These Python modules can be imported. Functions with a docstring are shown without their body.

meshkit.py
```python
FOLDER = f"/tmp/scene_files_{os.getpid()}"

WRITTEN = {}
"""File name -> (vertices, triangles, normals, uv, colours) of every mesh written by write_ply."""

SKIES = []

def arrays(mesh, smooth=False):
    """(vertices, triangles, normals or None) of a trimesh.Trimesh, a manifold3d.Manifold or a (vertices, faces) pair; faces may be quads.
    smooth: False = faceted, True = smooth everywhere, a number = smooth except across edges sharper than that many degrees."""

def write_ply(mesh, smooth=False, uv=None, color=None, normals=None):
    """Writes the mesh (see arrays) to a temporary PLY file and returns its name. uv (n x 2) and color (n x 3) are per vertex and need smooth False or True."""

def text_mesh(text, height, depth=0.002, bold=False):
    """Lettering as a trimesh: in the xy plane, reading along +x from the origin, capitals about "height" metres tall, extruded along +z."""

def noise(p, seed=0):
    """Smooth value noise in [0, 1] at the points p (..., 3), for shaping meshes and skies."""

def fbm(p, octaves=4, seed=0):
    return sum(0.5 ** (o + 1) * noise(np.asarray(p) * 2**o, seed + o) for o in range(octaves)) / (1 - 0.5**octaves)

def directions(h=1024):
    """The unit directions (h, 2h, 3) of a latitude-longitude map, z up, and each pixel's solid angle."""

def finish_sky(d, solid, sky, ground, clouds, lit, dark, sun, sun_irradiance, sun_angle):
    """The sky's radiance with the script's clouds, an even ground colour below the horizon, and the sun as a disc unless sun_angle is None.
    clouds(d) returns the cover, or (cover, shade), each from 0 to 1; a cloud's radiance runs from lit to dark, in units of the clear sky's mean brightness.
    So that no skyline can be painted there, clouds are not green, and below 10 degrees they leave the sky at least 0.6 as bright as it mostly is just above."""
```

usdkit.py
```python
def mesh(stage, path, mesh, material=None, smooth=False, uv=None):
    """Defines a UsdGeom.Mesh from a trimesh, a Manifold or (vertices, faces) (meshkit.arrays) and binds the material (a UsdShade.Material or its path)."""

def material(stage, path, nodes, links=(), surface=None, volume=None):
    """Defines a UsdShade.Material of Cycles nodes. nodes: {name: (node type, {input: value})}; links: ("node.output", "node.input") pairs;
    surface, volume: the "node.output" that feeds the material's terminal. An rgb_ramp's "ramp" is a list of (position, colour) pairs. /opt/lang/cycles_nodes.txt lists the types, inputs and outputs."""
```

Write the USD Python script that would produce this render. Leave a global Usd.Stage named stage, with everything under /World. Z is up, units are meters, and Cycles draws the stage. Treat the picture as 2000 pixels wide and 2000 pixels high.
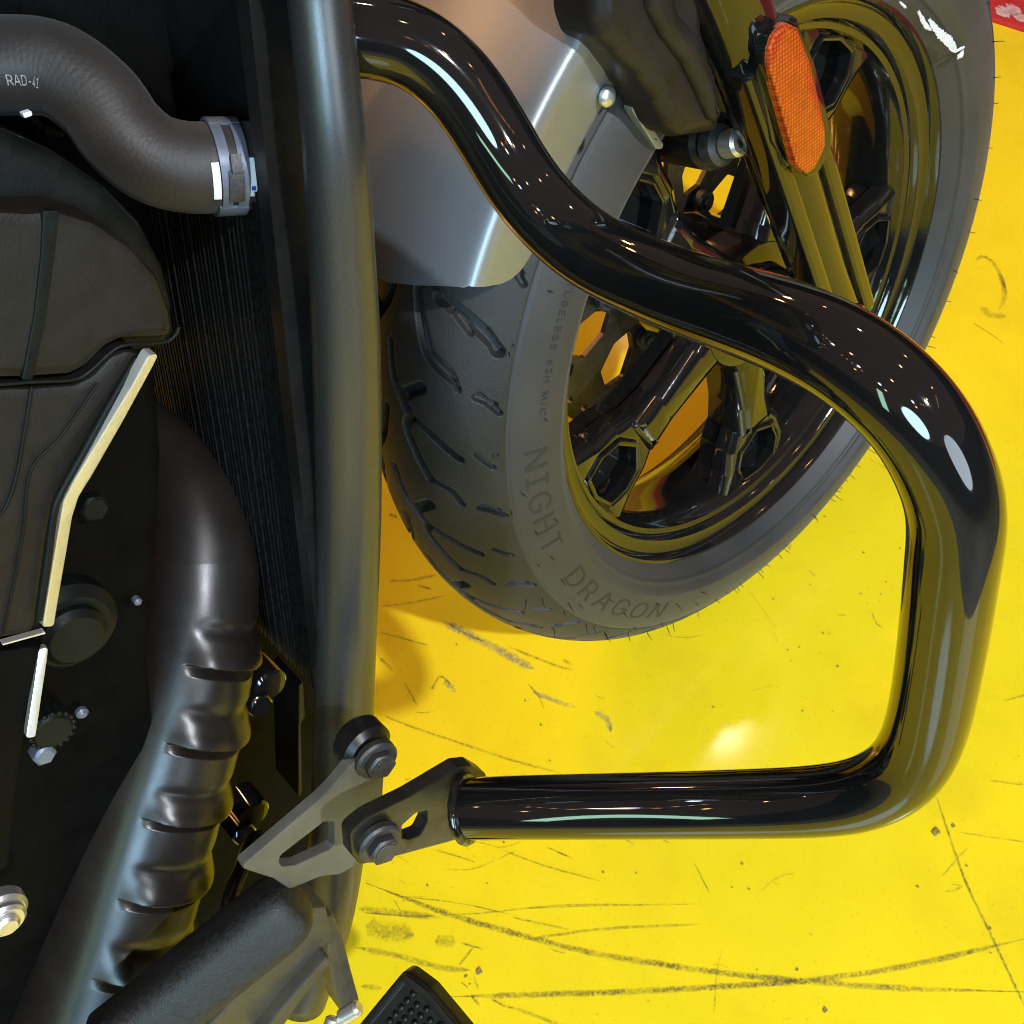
import math, random
import numpy as np, trimesh, usdkit, meshkit
from pxr import Usd, UsdGeom, UsdLux, UsdShade, Gf, Sdf
from shapely.geometry import Polygon, Point, LineString
from shapely import affinity
from scipy.spatial import cKDTree
from scipy.interpolate import UnivariateSpline

random.seed(7); rng = np.random.default_rng(7)
stage = Usd.Stage.CreateInMemory()
UsdGeom.SetStageUpAxis(stage, UsdGeom.Tokens.z); UsdGeom.SetStageMetersPerUnit(stage, 1.0)
UsdGeom.Xform.Define(stage, '/World')

# ------------------------------------------------------------------ camera
# world: origin where the front tyre meets the floor, x forward along the motorcycle, y to its left, z up
F = 1000 / math.tan(math.radians(27))
M = np.array([[0.7302249840761437, -0.5935669736262604, 0.33830418331903317],
              [-0.6525065904029519, -0.45914090028354, 0.6028472303722849],
              [-0.20250091879226156, -0.6609598183755065, -0.7225825187349243]])
CAM = np.array([-0.49588303, -0.46198153, 0.8124444])
RW = 0.3164                                                   # wheel radius
# the motorcycle stands on its side stand, leaning ten degrees to its left: M, CAM, at_y and at_d work in the machine's own axes,
# the floor and the lamps in the level world
LEAN = math.radians(10.5)
RX = np.array([[1, 0, 0], [0, math.cos(LEAN), math.sin(LEAN)], [0, -math.sin(LEAN), math.cos(LEAN)]])
OFF = np.array([0, 0, .239 * math.cos(LEAN) + .0773 - RW * math.cos(LEAN) - .0006])
MW, CAMW = RX @ M, RX @ CAM + OFF
def world(p): return RX @ np.asarray(p, float) + OFF
cam = UsdGeom.Camera.Define(stage, '/World/Camera')
X, Y, Z = MW[:, 0], -MW[:, 1], -MW[:, 2]
cam.AddTransformOp().Set(Gf.Matrix4d(*X, 0, *Y, 0, *Z, 0, *CAMW, 1))
cam.CreateHorizontalApertureAttr(36.0); cam.CreateVerticalApertureAttr(36.0)
cam.CreateFocalLengthAttr(18.0 / math.tan(math.radians(27)))
cam.CreateClippingRangeAttr(Gf.Vec2f(0.01, 100))
cam.CreateExposureAttr(0.0)

# ------------------------------------------------------------------ lamps of the hall
def aim(prim, pos, target):
    z = np.array(pos, float) - np.array(target, float); z /= np.linalg.norm(z)
    x = np.cross([0, 0, 1.0], z)
    if np.linalg.norm(x) < 1e-3: x = np.array([1.0, 0, 0])
    x /= np.linalg.norm(x); y = np.cross(z, x)
    prim.AddTransformOp().Set(Gf.Matrix4d(*x, 0, *y, 0, *z, 0, *map(float, pos), 1))
def rect(name, pos, target, w, h, col, power):
    l = UsdLux.RectLight.Define(stage, '/World/' + name); aim(l, pos, target)
    l.CreateWidthAttr(w); l.CreateHeightAttr(h); l.CreateColorAttr(Gf.Vec3f(*col)); l.CreateNormalizeAttr(True); l.CreateIntensityAttr(power)
def disk(name, pos, target, r, col, power):
    l = UsdLux.DiskLight.Define(stage, '/World/' + name); aim(l, pos, target)
    l.CreateRadiusAttr(r); l.CreateColorAttr(Gf.Vec3f(*col)); l.CreateNormalizeAttr(True); l.CreateIntensityAttr(power)
def bulb(name, pos, r, col, power):
    l = UsdLux.SphereLight.Define(stage, '/World/' + name); l.AddTranslateOp().Set(Gf.Vec3d(*map(float, pos)))
    l.CreateRadiusAttr(r); l.CreateColorAttr(Gf.Vec3f(*col)); l.CreateNormalizeAttr(True); l.CreateIntensityAttr(power)
T0 = (-0.2, 0.0, 0.3)
KEYD = np.array([-0.0123, -0.8907, 1.0]); KEYD /= np.linalg.norm(KEYD)
KEY = np.array(T0) + KEYD * 3.2
disk('key_spot', KEY, T0, 0.04, (0.86, 0.925, 1.0), 29)
disk('front_spot', (0.9705, 0.485, 3.0), (-0.16, -0.13, 0.0), 0.05, (1.0, 0.92, 0.78), 0.7)
rect('ceiling_warm', (-0.4, 0.0, 4.2), (-0.4, 0.0, 0), 22.0, 22.0, (1.0, 0.62, 0.46), 72)
kk = 0
for ix in range(4):
    for iy in range(5):
        p = (-4.4 + 2.3 * ix + 0.5 * (iy % 2), -3.6 + 1.9 * iy + 0.25 * ix, 3.9)
        q_ = MW.T @ (np.array([p[0], p[1], -p[2]]) - CAMW); q_ = 1000 + F * q_[:2] / q_[2]
        if 600 < q_[0] < 2000 and 650 < q_[1] < 2050: continue                     # that place has no lamp in the photograph's reflection
        disk('hall_lamp' + ('_%03d' % kk if kk else ''), p, (p[0], p[1], 0), 0.07, (1.0, 0.56, 0.24), 0.85); kk += 1
for i in range(4): disk('warm_lamp' + ('_%03d' % i if i else ''), (-1.5 + 1.0 * i, 3.3, 3.2), (-0.2, 0.2, 0), 0.12, (1.0, 0.47, 0.15), 6.4)
disk('right_screen', world((-0.6, -3.9, 0.75)), (-0.35, -0.1, 0.5), 0.8, (0.74, 0.88, 1.0), 13)
disk('rear_screen', world((-2.8, -3.0, 1.7)), (-0.5, -0.1, 0.35), 0.72, (0.46, 0.76, 1.0), 38)
rect('mint_screen', world((-3.6, -1.45, 1.75)), (-0.3, -0.15, 0.6), 0.28, 1.5, (0.55, 1.0, 0.74), 3.6)
for i, d in enumerate(((-.34, -.73, .60), (-.66, -.11, .74), (-.68, -.36, .64), (-.5, .2, .84))):
    disk('white_spot' + ('_%03d' % i if i else ''), world(np.array([-.29, -.25, .55]) + np.array(d) * 3.0), world((-.29, -.25, .55)), 0.06, (0.85, 0.92, 1.0), 0.45)
k = 0
for px, py, pz, dx, dy in ((0.6, -2.6, 2.7, 0.14, 0.10), (-0.9, -2.4, 3.0, 0.16, -0.06), (-2.3, -0.2, 2.6, 0.05, 0.17), (-1.8, 0.9, 3.0, 0.12, 0.12)):
    for i in range(5):
        bulb('bulb%s' % ('' if k == 0 else '_%03d' % k), (px + dx * i, py + dy * i, pz), 0.022, (1.0, 0.42, 0.14), 0.12); k += 1

# ------------------------------------------------------------------ helpers
def ray(px, py): return M @ np.array([(px - 1000) / F, (py - 1000) / F, 1.0])
def at_d(px, py, d): return CAM + ray(px, py) * d
def at_y(px, py, y):
    v = ray(px, py); return CAM + v * ((y - CAM[1]) / v[1])
def at_z(px, py, z):
    v = MW @ np.array([(px - 1000) / F, (py - 1000) / F, 1.0]); return CAMW + v * ((z - CAMW[2]) / v[2])

taken = {}
def fresh(parent, name):
    n = taken.get((parent, name), 0); taken[(parent, name)] = n + 1
    return f'{parent}/{name}' + ('' if n == 0 else '_%03d' % n)
def obj(name, mesh, mat, parent=None, smooth=35, label=None):
    path = fresh(str(parent) if parent else '/World', name)
    m = usdkit.mesh(stage, path, mesh, MATS[mat], smooth=smooth, uv=mesh.metadata.get('uv'))
    if label: m.GetPrim().SetCustomDataByKey('label', label)
    return path
def tag(path, **kw):
    p = stage.GetPrimAtPath(path)
    for a, b in kw.items(): p.SetCustomDataByKey(a, b)
cat = trimesh.util.concatenate
def spline(pts, n):
    """Catmull-Rom through the rows of pts, n points per span."""
    p = np.asarray(pts, float); p = np.vstack([2 * p[0] - p[1], p, 2 * p[-1] - p[-2]]); out = []
    for i in range(1, len(p) - 2):
        t = np.linspace(0, 1, n, endpoint=False)[:, None]; a, b, c, d = p[i - 1:i + 3]
        out.append(0.5 * (2 * b + (c - a) * t + (2 * a - 5 * b + 4 * c - d) * t ** 2 + (3 * b - a - 3 * c + d) * t ** 3))
    return np.vstack(out + [p[-2:-1]])
def frames(path, ref=None):
    t = np.gradient(path, axis=0); t /= np.linalg.norm(t, axis=1)[:, None]
    r = np.array(ref if ref is not None else [0, 0, 1.0]) if ref is not None or abs(t[0][2]) < 0.9 else np.array([1.0, 0, 0])
    us = []
    u = r - t[0] * (r @ t[0]); u /= np.linalg.norm(u)
    for k in range(len(path)):
        u = u - t[k] * (u @ t[k]); u /= np.linalg.norm(u); us.append(u)
    u = np.array(us); return t, u, np.cross(t, u)
def grid_faces(nu, nv, wrap_v=True):
    i, j = np.meshgrid(np.arange(nu - 1), np.arange(nv if wrap_v else nv - 1), indexing='ij')
    a = i * nv + j; b = i * nv + (j + 1) % nv; c = (i + 1) * nv + (j + 1) % nv; d = (i + 1) * nv + j
    return np.vstack([np.stack([a, b, c], -1).reshape(-1, 3), np.stack([a, c, d], -1).reshape(-1, 3)])
def sweep(path, radius, nv=40, caps=True, ref=None, shape=None):
    """A tube along path; radius a number or one per point; shape(k, angles) multiplies it."""
    path = np.asarray(path, float); n = len(path); t, u, w = frames(path, ref)
    r = np.broadcast_to(np.asarray(radius, float), (n,)); an = np.linspace(0, 2 * np.pi, nv, endpoint=False)
    rr = r[:, None] * np.ones(nv) if shape is None else shape(r, an)
    v = path[:, None] + rr[..., None] * (np.cos(an)[None, :, None] * u[:, None] + np.sin(an)[None, :, None] * w[:, None])
    v = v.reshape(-1, 3); f = grid_faces(n, nv)
    if caps:
        v = np.vstack([v, path[0], path[-1]]); a = np.arange(nv); b = (a + 1) % nv
        f = np.vstack([f, np.stack([np.full(nv, n * nv), b, a], 1), np.stack([np.full(nv, n * nv + 1), (n - 1) * nv + a, (n - 1) * nv + b], 1)])
    m = trimesh.Trimesh(v, f, process=False)
    return m
def rod(a, b, r, nv=24, r2=None, bev=0.0015):
    a, b = np.asarray(a, float), np.asarray(b, float); L = np.linalg.norm(b - a); d = (b - a) / L; r2 = r if r2 is None else r2; bev = min(bev, L / 3, r * .5, r2 * .5)
    return sweep([a, a + d * 1e-5, a + d * bev, b - d * bev, b - d * 1e-5, b], [r - bev, r - bev * 0.98, r, r2, r2 - bev * 0.98, r2 - bev], nv)
def hexrod(a, b, r): return rod(a, b, r, 6, bev=0.0012)
def rounded(poly, r):
    p = poly if isinstance(poly, Polygon) else Polygon(poly)
    return p.buffer(-r, quad_segs=6).buffer(2 * r, quad_segs=6).buffer(-r, quad_segs=6)
def slab(poly, depth, bev=0.0, both=False):
    """poly extruded along +z by depth with the far edge (and both edges) chamfered."""
    if poly.geom_type != 'Polygon': poly = max(poly.geoms, key=lambda g: g.area)
    if bev <= 0: return trimesh.creation.extrude_polygon(poly, depth, engine='earcut')
    steps = [(0.0, bev), (bev * .3, bev * .3), (bev, 0)] if both else [(0.0, 0.0)]
    lay = steps + [(depth - bev, 0.0), (depth - bev * .3, bev * .3), (depth, bev)]
    V, Fc, base = [], [], 0
    rings = [np.array(g.coords)[:-1] for g in [poly.exterior, *poly.interiors]]
    def signed(r): return 0.5 * np.sum(r[:, 0] * np.roll(r[:, 1], -1) - r[:, 1] * np.roll(r[:, 0], -1))
    out = []
    for i, r in enumerate(rings):
        keep = np.linalg.norm(r - np.roll(r, 1, 0), axis=1) > 1e-6; r = r[keep]
        if (signed(r) > 0) != (i == 0): r = r[::-1]
        e1 = r - np.roll(r, 1, 0); e2 = np.roll(r, -1, 0) - r
        n1 = np.stack([-e1[:, 1], e1[:, 0]], 1); n1 /= np.linalg.norm(n1, axis=1)[:, None]
        n2 = np.stack([-e2[:, 1], e2[:, 0]], 1); n2 /= np.linalg.norm(n2, axis=1)[:, None]
        nn = n1 + n2; nn /= np.maximum(np.linalg.norm(nn, axis=1), .3)[:, None]; nn /= np.maximum((nn * n1).sum(1), .5)[:, None]
        out.append((r, nn)); 
        for z, o in lay: V.append(np.column_stack([r + nn * o, np.full(len(r), z)]))
        n = len(r)
        Fc.append(grid_faces(len(lay), n)[:, ::-1] + base if True else None); base += n * len(lay)
    def cap(o, z, flip):
        pg = Polygon(out[0][0] + out[0][1] * o, [a + b * o for a, b in out[1:]])
        if not pg.is_valid: pg = pg.buffer(0)
        if pg.geom_type != 'Polygon': pg = max(pg.geoms, key=lambda g: g.area)
        v, f = trimesh.creation.triangulate_polygon(pg, engine='earcut')
        a = v[f]; s = np.cross(a[:, 1] - a[:, 0], a[:, 2] - a[:, 0]); f[s < 0] = f[s < 0][:, ::-1]
        return np.column_stack([v, np.full(len(v), z)]), f[:, ::-1] if flip else f
    for o, z, fl in ((lay[0][1], lay[0][0], True), (lay[-1][1], lay[-1][0], False)):
        v, f = cap(o, z, fl); V.append(v); Fc.append(f + base); base += len(v)
    m = trimesh.Trimesh(np.vstack(V), np.vstack(Fc), process=False); m.merge_vertices(digits_vertex=7); m.fix_normals(); return m
def basis(O, ex, ey):
    ex = np.array(ex, float); ex /= np.linalg.norm(ex); ey = np.array(ey, float); ey -= ex * (ex @ ey); ey /= np.linalg.norm(ey)
    return np.array(O, float), ex, ey, np.cross(ex, ey)
def to_plane(B, pix):
    """Pixels of the photograph on the plane B, as its 2-D coordinates."""
    O, ex, ey, n = B; out = []
    for p in pix:
        v = ray(*p); t = ((O - CAM) @ n) / (v @ n); q = CAM + t * v - O; out.append((q @ ex, q @ ey))
    return out
def lift(B, mesh):
    O, ex, ey, n = B; m = mesh.copy(); m.vertices = O + m.vertices @ np.stack([ex, ey, n]); return m
YPL = lambda y: basis((0, y, 0), (1, 0, 0), (0, 0, 1))           # facing the motorcycle's right side (-y)
def plate(pix, y, th, holes=(), r=0.002, bev=0.001, B=None, hr=0.0015):
    """A plate standing in the plane y (or B), its face towards the camera side, th thick behind it."""
    B = B or YPL(y); O, ex, ey, n = B
    pg = rounded(to_plane(B, pix), r)
    for h in holes: pg = pg.difference(rounded(to_plane(B, h), hr))
    m = slab(pg, th, bev); m.vertices[:, 2] -= th
    return lift(B, m)
def tess(mesh, L):
    v, f = trimesh.remesh.subdivide_to_size(mesh.vertices, mesh.faces, L, max_iter=12); m = trimesh.Trimesh(v, f); m.merge_vertices(); return m
def revolve_y(profile, nth=256, closed=True, centre=(0, 0, RW)):
    """profile rows (y, r) turned about the wheel's axle."""
    p = np.asarray(profile, float); th = np.linspace(0, 2 * np.pi, nth, endpoint=False); n = len(p)
    v = np.stack([p[None, :, 1] * np.cos(th)[:, None], np.broadcast_to(p[None, :, 0], (nth, n)), p[None, :, 1] * np.sin(th)[:, None]], -1).reshape(-1, 3) + centre
    i, j = np.meshgrid(np.arange(nth), np.arange(n if closed else n - 1), indexing='ij'); i2, j2 = (i + 1) % nth, (j + 1) % n
    a, b, c, d = i * n + j, i2 * n + j, i2 * n + j2, i * n + j2
    m = trimesh.Trimesh(v, np.vstack([np.stack([a, b, c], -1).reshape(-1, 3), np.stack([a, c, d], -1).reshape(-1, 3)]), process=False)
    if m.volume < 0: m.invert()
    return m
WB = lambda y: basis((0, y, RW), (1, 0, 0), (0, 0, 1))

# ------------------------------------------------------------------ materials
MATS = {}
def pbr(name, col, rough, metal=0.0, noise=None, bump=None, **kw):
    """noise = (scale, second colour, roughness swing); bump = (scale, strength, distance)."""
    n = {'p': ('principled_bsdf', {'base_color': col, 'roughness': rough, 'metallic': metal, **kw}), 'tc': ('texture_coordinate', {})}
    l = []
    if noise:
        n['nz'] = ('noise_texture', {'scale': noise[0], 'detail': 5.0, 'roughness': 0.6}); l.append(('tc.object', 'nz.vector'))
        n['cr'] = ('rgb_ramp', {'ramp': [(0.35, col), (0.65, noise[1])]}); l += [('nz.fac', 'cr.fac'), ('cr.color', 'p.base_color')]
        n['rr'] = ('map_range', {'from_min': 0.3, 'from_max': 0.7, 'to_min': rough - noise[2], 'to_max': rough + noise[2], 'clamp': True}); l += [('nz.fac', 'rr.value'), ('rr.result', 'p.roughness')]
    if bump:
        n['bn'] = ('noise_texture', {'scale': bump[0], 'detail': 3.0}); n['bp'] = ('bump', {'strength': bump[1], 'distance': bump[2]})
        l += [('tc.object', 'bn.vector'), ('bn.fac', 'bp.height'), ('bp.normal', 'p.normal')]
    MATS[name] = usdkit.material(stage, '/World/Looks/' + name, n, l, surface='p.BSDF')
pbr('gloss_black', (0.006, 0.006, 0.0065), 0.05, noise=(30, (0.008, 0.0075, 0.007), 0.015), coat_weight=0.6, coat_roughness=0.02)
pbr('gloss_black_cast', (0.007, 0.007, 0.007), 0.09, noise=(60, (0.010, 0.009, 0.008), 0.03), bump=(260, 0.12, 0.0006), coat_weight=0.5, coat_roughness=0.03)
pbr('satin_frame', (0.015, 0.015, 0.0155), 0.36, 0.0, noise=(1400, (0.024, 0.024, 0.025), 0.03), bump=(2200, 0.14, 0.0003), specular_ior_level=1.0)
pbr('matte_exhaust', (0.013, 0.0095, 0.0078), 0.34, 0.0, noise=(40, (0.016, 0.0125, 0.0105), 0.04), bump=(900, 0.12, 0.0003))
pbr('engine_cover', (0.009, 0.0073, 0.0056), 0.50, 0.0, noise=(120, (0.012, 0.0096, 0.0075), 0.05), bump=(1400, 0.25, 0.0004), specular_ior_level=0.28)
pbr('engine_dark', (0.0018, 0.0018, 0.0018), 0.55, noise=(60, (0.0032, 0.003, 0.0028), 0.08), bump=(500, 0.3, 0.0006), specular_ior_level=0.06)
pbr('engine_rim', (0.005, 0.006, 0.0055), 0.42, noise=(80, (0.008, 0.009, 0.008), 0.06), bump=(900, 0.2, 0.0004), specular_ior_level=0.14)
pbr('black_plastic', (0.007, 0.0065, 0.0065), 0.36, noise=(50, (0.010, 0.009, 0.0085), 0.06), bump=(700, 0.15, 0.0004), specular_ior_level=0.3)
pbr('matte_plastic', (0.014, 0.011, 0.0095), 0.38, noise=(50, (0.019, 0.015, 0.013), 0.05), bump=(900, 0.15, 0.0004), specular_ior_level=0.25)
pbr('frame_casting', (0.050, 0.044, 0.030), 0.48, 0.1, noise=(90, (0.066, 0.058, 0.040), 0.06), bump=(1300, 0.3, 0.0004))
pbr('tab_coating', (0.010, 0.0095, 0.008), 0.30, noise=(60, (0.016, 0.015, 0.012), 0.06), bump=(700, 0.12, 0.0004), specular_ior_level=0.4)
pbr('tread_rubber', (0.0105, 0.0098, 0.0092), 0.60, noise=(14, (0.021, 0.0185, 0.016), 0.08), bump=(500, 0.3, 0.0006), sheen_weight=0.06)  # darker than the sidewall: fresher rubber, with some shade put into the colour
pbr('tyre_rubber', (0.022, 0.0215, 0.0215), 0.56, noise=(11, (0.038, 0.035, 0.032), 0.08), bump=(700, 0.22, 0.0005), sheen_weight=0.10, sheen_roughness=0.5)
pbr('tyre_lettering', (0.018, 0.018, 0.017), 0.6)
pbr('hair_rubber', (0.012, 0.012, 0.012), 0.6)
pbr('hose_rubber', (0.020, 0.0158, 0.0138), 0.52, noise=(25, (0.026, 0.0205, 0.0178), 0.06), bump=(600, 0.3, 0.0005), sheen_weight=0.1)
pbr('soft_rubber', (0.006, 0.006, 0.006), 0.6, noise=(420, (0.022, 0.022, 0.021), 0.1), bump=(900, 0.5, 0.0008))
pbr('fender_metal', (0.31, 0.335, 0.355), 0.48, 0.75, noise=(1500, (0.36, 0.385, 0.405), 0.04), bump=(2200, 0.06, 0.0003))
pbr('bright_steel', (0.68, 0.68, 0.68), 0.36, 0.85, noise=(80, (0.58, 0.58, 0.58), 0.06))
pbr('machined_edge', (0.78, 0.75, 0.68), 0.34, 0.75, noise=(200, (0.70, 0.67, 0.60), 0.04))
pbr('dark_bolt', (0.035, 0.034, 0.032), 0.45, 0.3, noise=(200, (0.06, 0.057, 0.053), 0.08), bump=(800, 0.4, 0.0005))
pbr('bracket_metal', (0.095, 0.090, 0.072), 0.50, 0.2, noise=(90, (0.12, 0.113, 0.09), 0.06), bump=(1300, 0.3, 0.0004))
pbr('clamp_steel', (0.11, 0.125, 0.165), 0.42, 0.3, noise=(100, (0.16, 0.18, 0.23), 0.06))
pbr('plain_white', (0.80, 0.80, 0.82), 0.5)
pbr('glare_white', (0.55, 0.55, 0.58), 0.25, noise=(500, (0.75, 0.75, 0.78), 0.1))  # pale colour standing for glare on the tyre
pbr('blue_paint', (0.03, 0.06, 0.45), 0.5)
pbr('grey_print', (0.30, 0.28, 0.26), 0.6)
pbr('fin_metal', (0.0035, 0.0035, 0.0035), 0.5, noise=(400, (0.010, 0.0095, 0.009), 0.1), bump=(1500, 0.4, 0.0005), specular_ior_level=0.2)
pbr('disc_metal', (0.06, 0.055, 0.05), 0.35, 0.8, noise=(60, (0.09, 0.08, 0.07), 0.06))
pbr('red_paint', (0.42, 0.02, 0.02), 0.5, noise=(25, (0.55, 0.03, 0.03), 0.08))
pbr('worn_white', (0.62, 0.52, 0.50), 0.6, noise=(60, (0.5, 0.25, 0.24), 0.05))
def scuff(name, col, dens, scale):
    MATS[name] = usdkit.material(stage, '/World/Looks/' + name, {
        'tc': ('texture_coordinate', {}), 'sx': ('separate_xyz', {}), 'n': ('noise_texture', {'scale': scale, 'detail': 6.0, 'roughness': 0.75}), 'n2': ('noise_texture', {'scale': scale / 9, 'detail': 2.0}),
        'a': ('math', {'math_type': 'multiply_add', 'value2': 2.0, 'value3': -1.0}), 'b': ('math', {'math_type': 'multiply'}), 'c': ('math', {'math_type': 'subtract', 'value1': 1.0}),
        'm': ('map_range', {'from_min': 0.36, 'from_max': 0.66, 'to_min': 0.0, 'to_max': 1.0, 'clamp': True}), 'm2': ('map_range', {'from_min': 0.30, 'from_max': 0.62, 'to_min': 0.35, 'to_max': 1.0, 'clamp': True}),
        'd': ('math', {'math_type': 'multiply'}), 'd2': ('math', {'math_type': 'multiply'}), 'e': ('math', {'math_type': 'multiply', 'value2': dens, 'use_clamp': True}),
        't': ('transparent_bsdf', {'color': (1, 1, 1)}), 'p': ('principled_bsdf', {'base_color': col, 'roughness': 0.5}), 'x': ('mix_closure', {})},
        [('tc.uv', 'sx.vector'), ('sx.y', 'a.value1'), ('a.value', 'b.value1'), ('a.value', 'b.value2'), ('b.value', 'c.value2'), ('tc.object', 'n.vector'), ('tc.object', 'n2.vector'), ('n.fac', 'm.value'), ('n2.fac', 'm2.value'),
         ('c.value', 'd.value1'), ('m.result', 'd.value2'), ('d.value', 'd2.value1'), ('m2.result', 'd2.value2'), ('d2.value', 'e.value1'), ('e.value', 'x.fac'), ('t.BSDF', 'x.closure1'), ('p.BSDF', 'x.closure2')], surface='x.closure')
scuff('scuff_dark', (0.14, 0.112, 0.030), 1.05, 420)
scuff('scuff_soft', (0.22, 0.170, 0.028), 0.8, 330)
scuff('scuff_grey', (0.32, 0.30, 0.17), 1.2, 300)
pbr('speck', (0.24, 0.18, 0.04), 0.7)
# yellow painted floor: faint dirt, tiny dents
MATS['floor_paint'] = usdkit.material(stage, '/World/Looks/floor_paint', {
    'tc': ('texture_coordinate', {}), 'a': ('noise_texture', {'scale': 5.0, 'detail': 6.0, 'roughness': 0.62}), 'b': ('noise_texture', {'scale': 240.0, 'detail': 4.0, 'roughness': 0.7}),
    'ra': ('rgb_ramp', {'ramp': [(0.28, (0.78, 0.55, 0.014)), (0.46, (0.87, 0.635, 0.012)), (0.62, (0.90, 0.665, 0.015)), (0.78, (0.76, 0.545, 0.016))]}),
    'rb': ('rgb_ramp', {'ramp': [(0.0, (0.55, 0.5, 0.4)), (0.30, (0.84, 0.82, 0.76)), (0.41, (1, 1, 1)), (1.0, (1, 1, 1))]}),
    'mx': ('mix', {'mix_type': 'multiply', 'fac': 0.85}), 'rr': ('map_range', {'from_min': 0.3, 'from_max': 0.7, 'to_min': 0.09, 'to_max': 0.14, 'clamp': True}),
    'w': ('noise_texture', {'scale': 30.0, 'detail': 3.0}), 'bp': ('bump', {'strength': 0.02, 'distance': 0.002}),
    'p': ('principled_bsdf', {'specular_ior_level': 0.4})},
    [('tc.object', 'a.vector'), ('tc.object', 'b.vector'), ('tc.object', 'w.vector'), ('a.fac', 'ra.fac'), ('b.fac', 'rb.fac'), ('ra.color', 'mx.color1'), ('rb.color', 'mx.color2'), ('mx.color', 'p.base_color'),
     ('a.fac', 'rr.value'), ('rr.result', 'p.roughness'), ('w.fac', 'bp.height'), ('bp.normal', 'p.normal')], surface='p.BSDF')
# orange reflector plastic with fine prisms behind the face
MATS['reflector_orange'] = usdkit.material(stage, '/World/Looks/reflector_orange', {
    'tc': ('texture_coordinate', {}), 'v': ('voronoi_texture', {'scale': 430.0, 'randomness': 0.08}), 'n': ('noise_texture', {'scale': 140.0, 'detail': 2.0}),
    'r': ('rgb_ramp', {'ramp': [(0.0, (0.80, 0.15, 0.028)), (0.40, (0.60, 0.080, 0.013)), (0.66, (0.27, 0.026, 0.005))]}),
    'r2': ('rgb_ramp', {'ramp': [(0.30, (0.85, 0.82, 0.82)), (0.6, (1, 1, 1))]}), 'mx': ('mix', {'mix_type': 'multiply', 'fac': 1.0}),
    'bp': ('bump', {'strength': 0.15, 'distance': 0.001, 'invert': True}), 'p': ('principled_bsdf', {'roughness': 0.18, 'coat_weight': 0.6, 'coat_roughness': 0.05})},
    [('tc.object', 'v.vector'), ('tc.object', 'n.vector'), ('v.distance', 'r.fac'), ('n.fac', 'r2.fac'), ('r.color', 'mx.color1'), ('r2.color', 'mx.color2'), ('mx.color', 'p.base_color'), ('v.distance', 'bp.height'), ('bp.normal', 'p.normal')], surface='p.BSDF')

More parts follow.
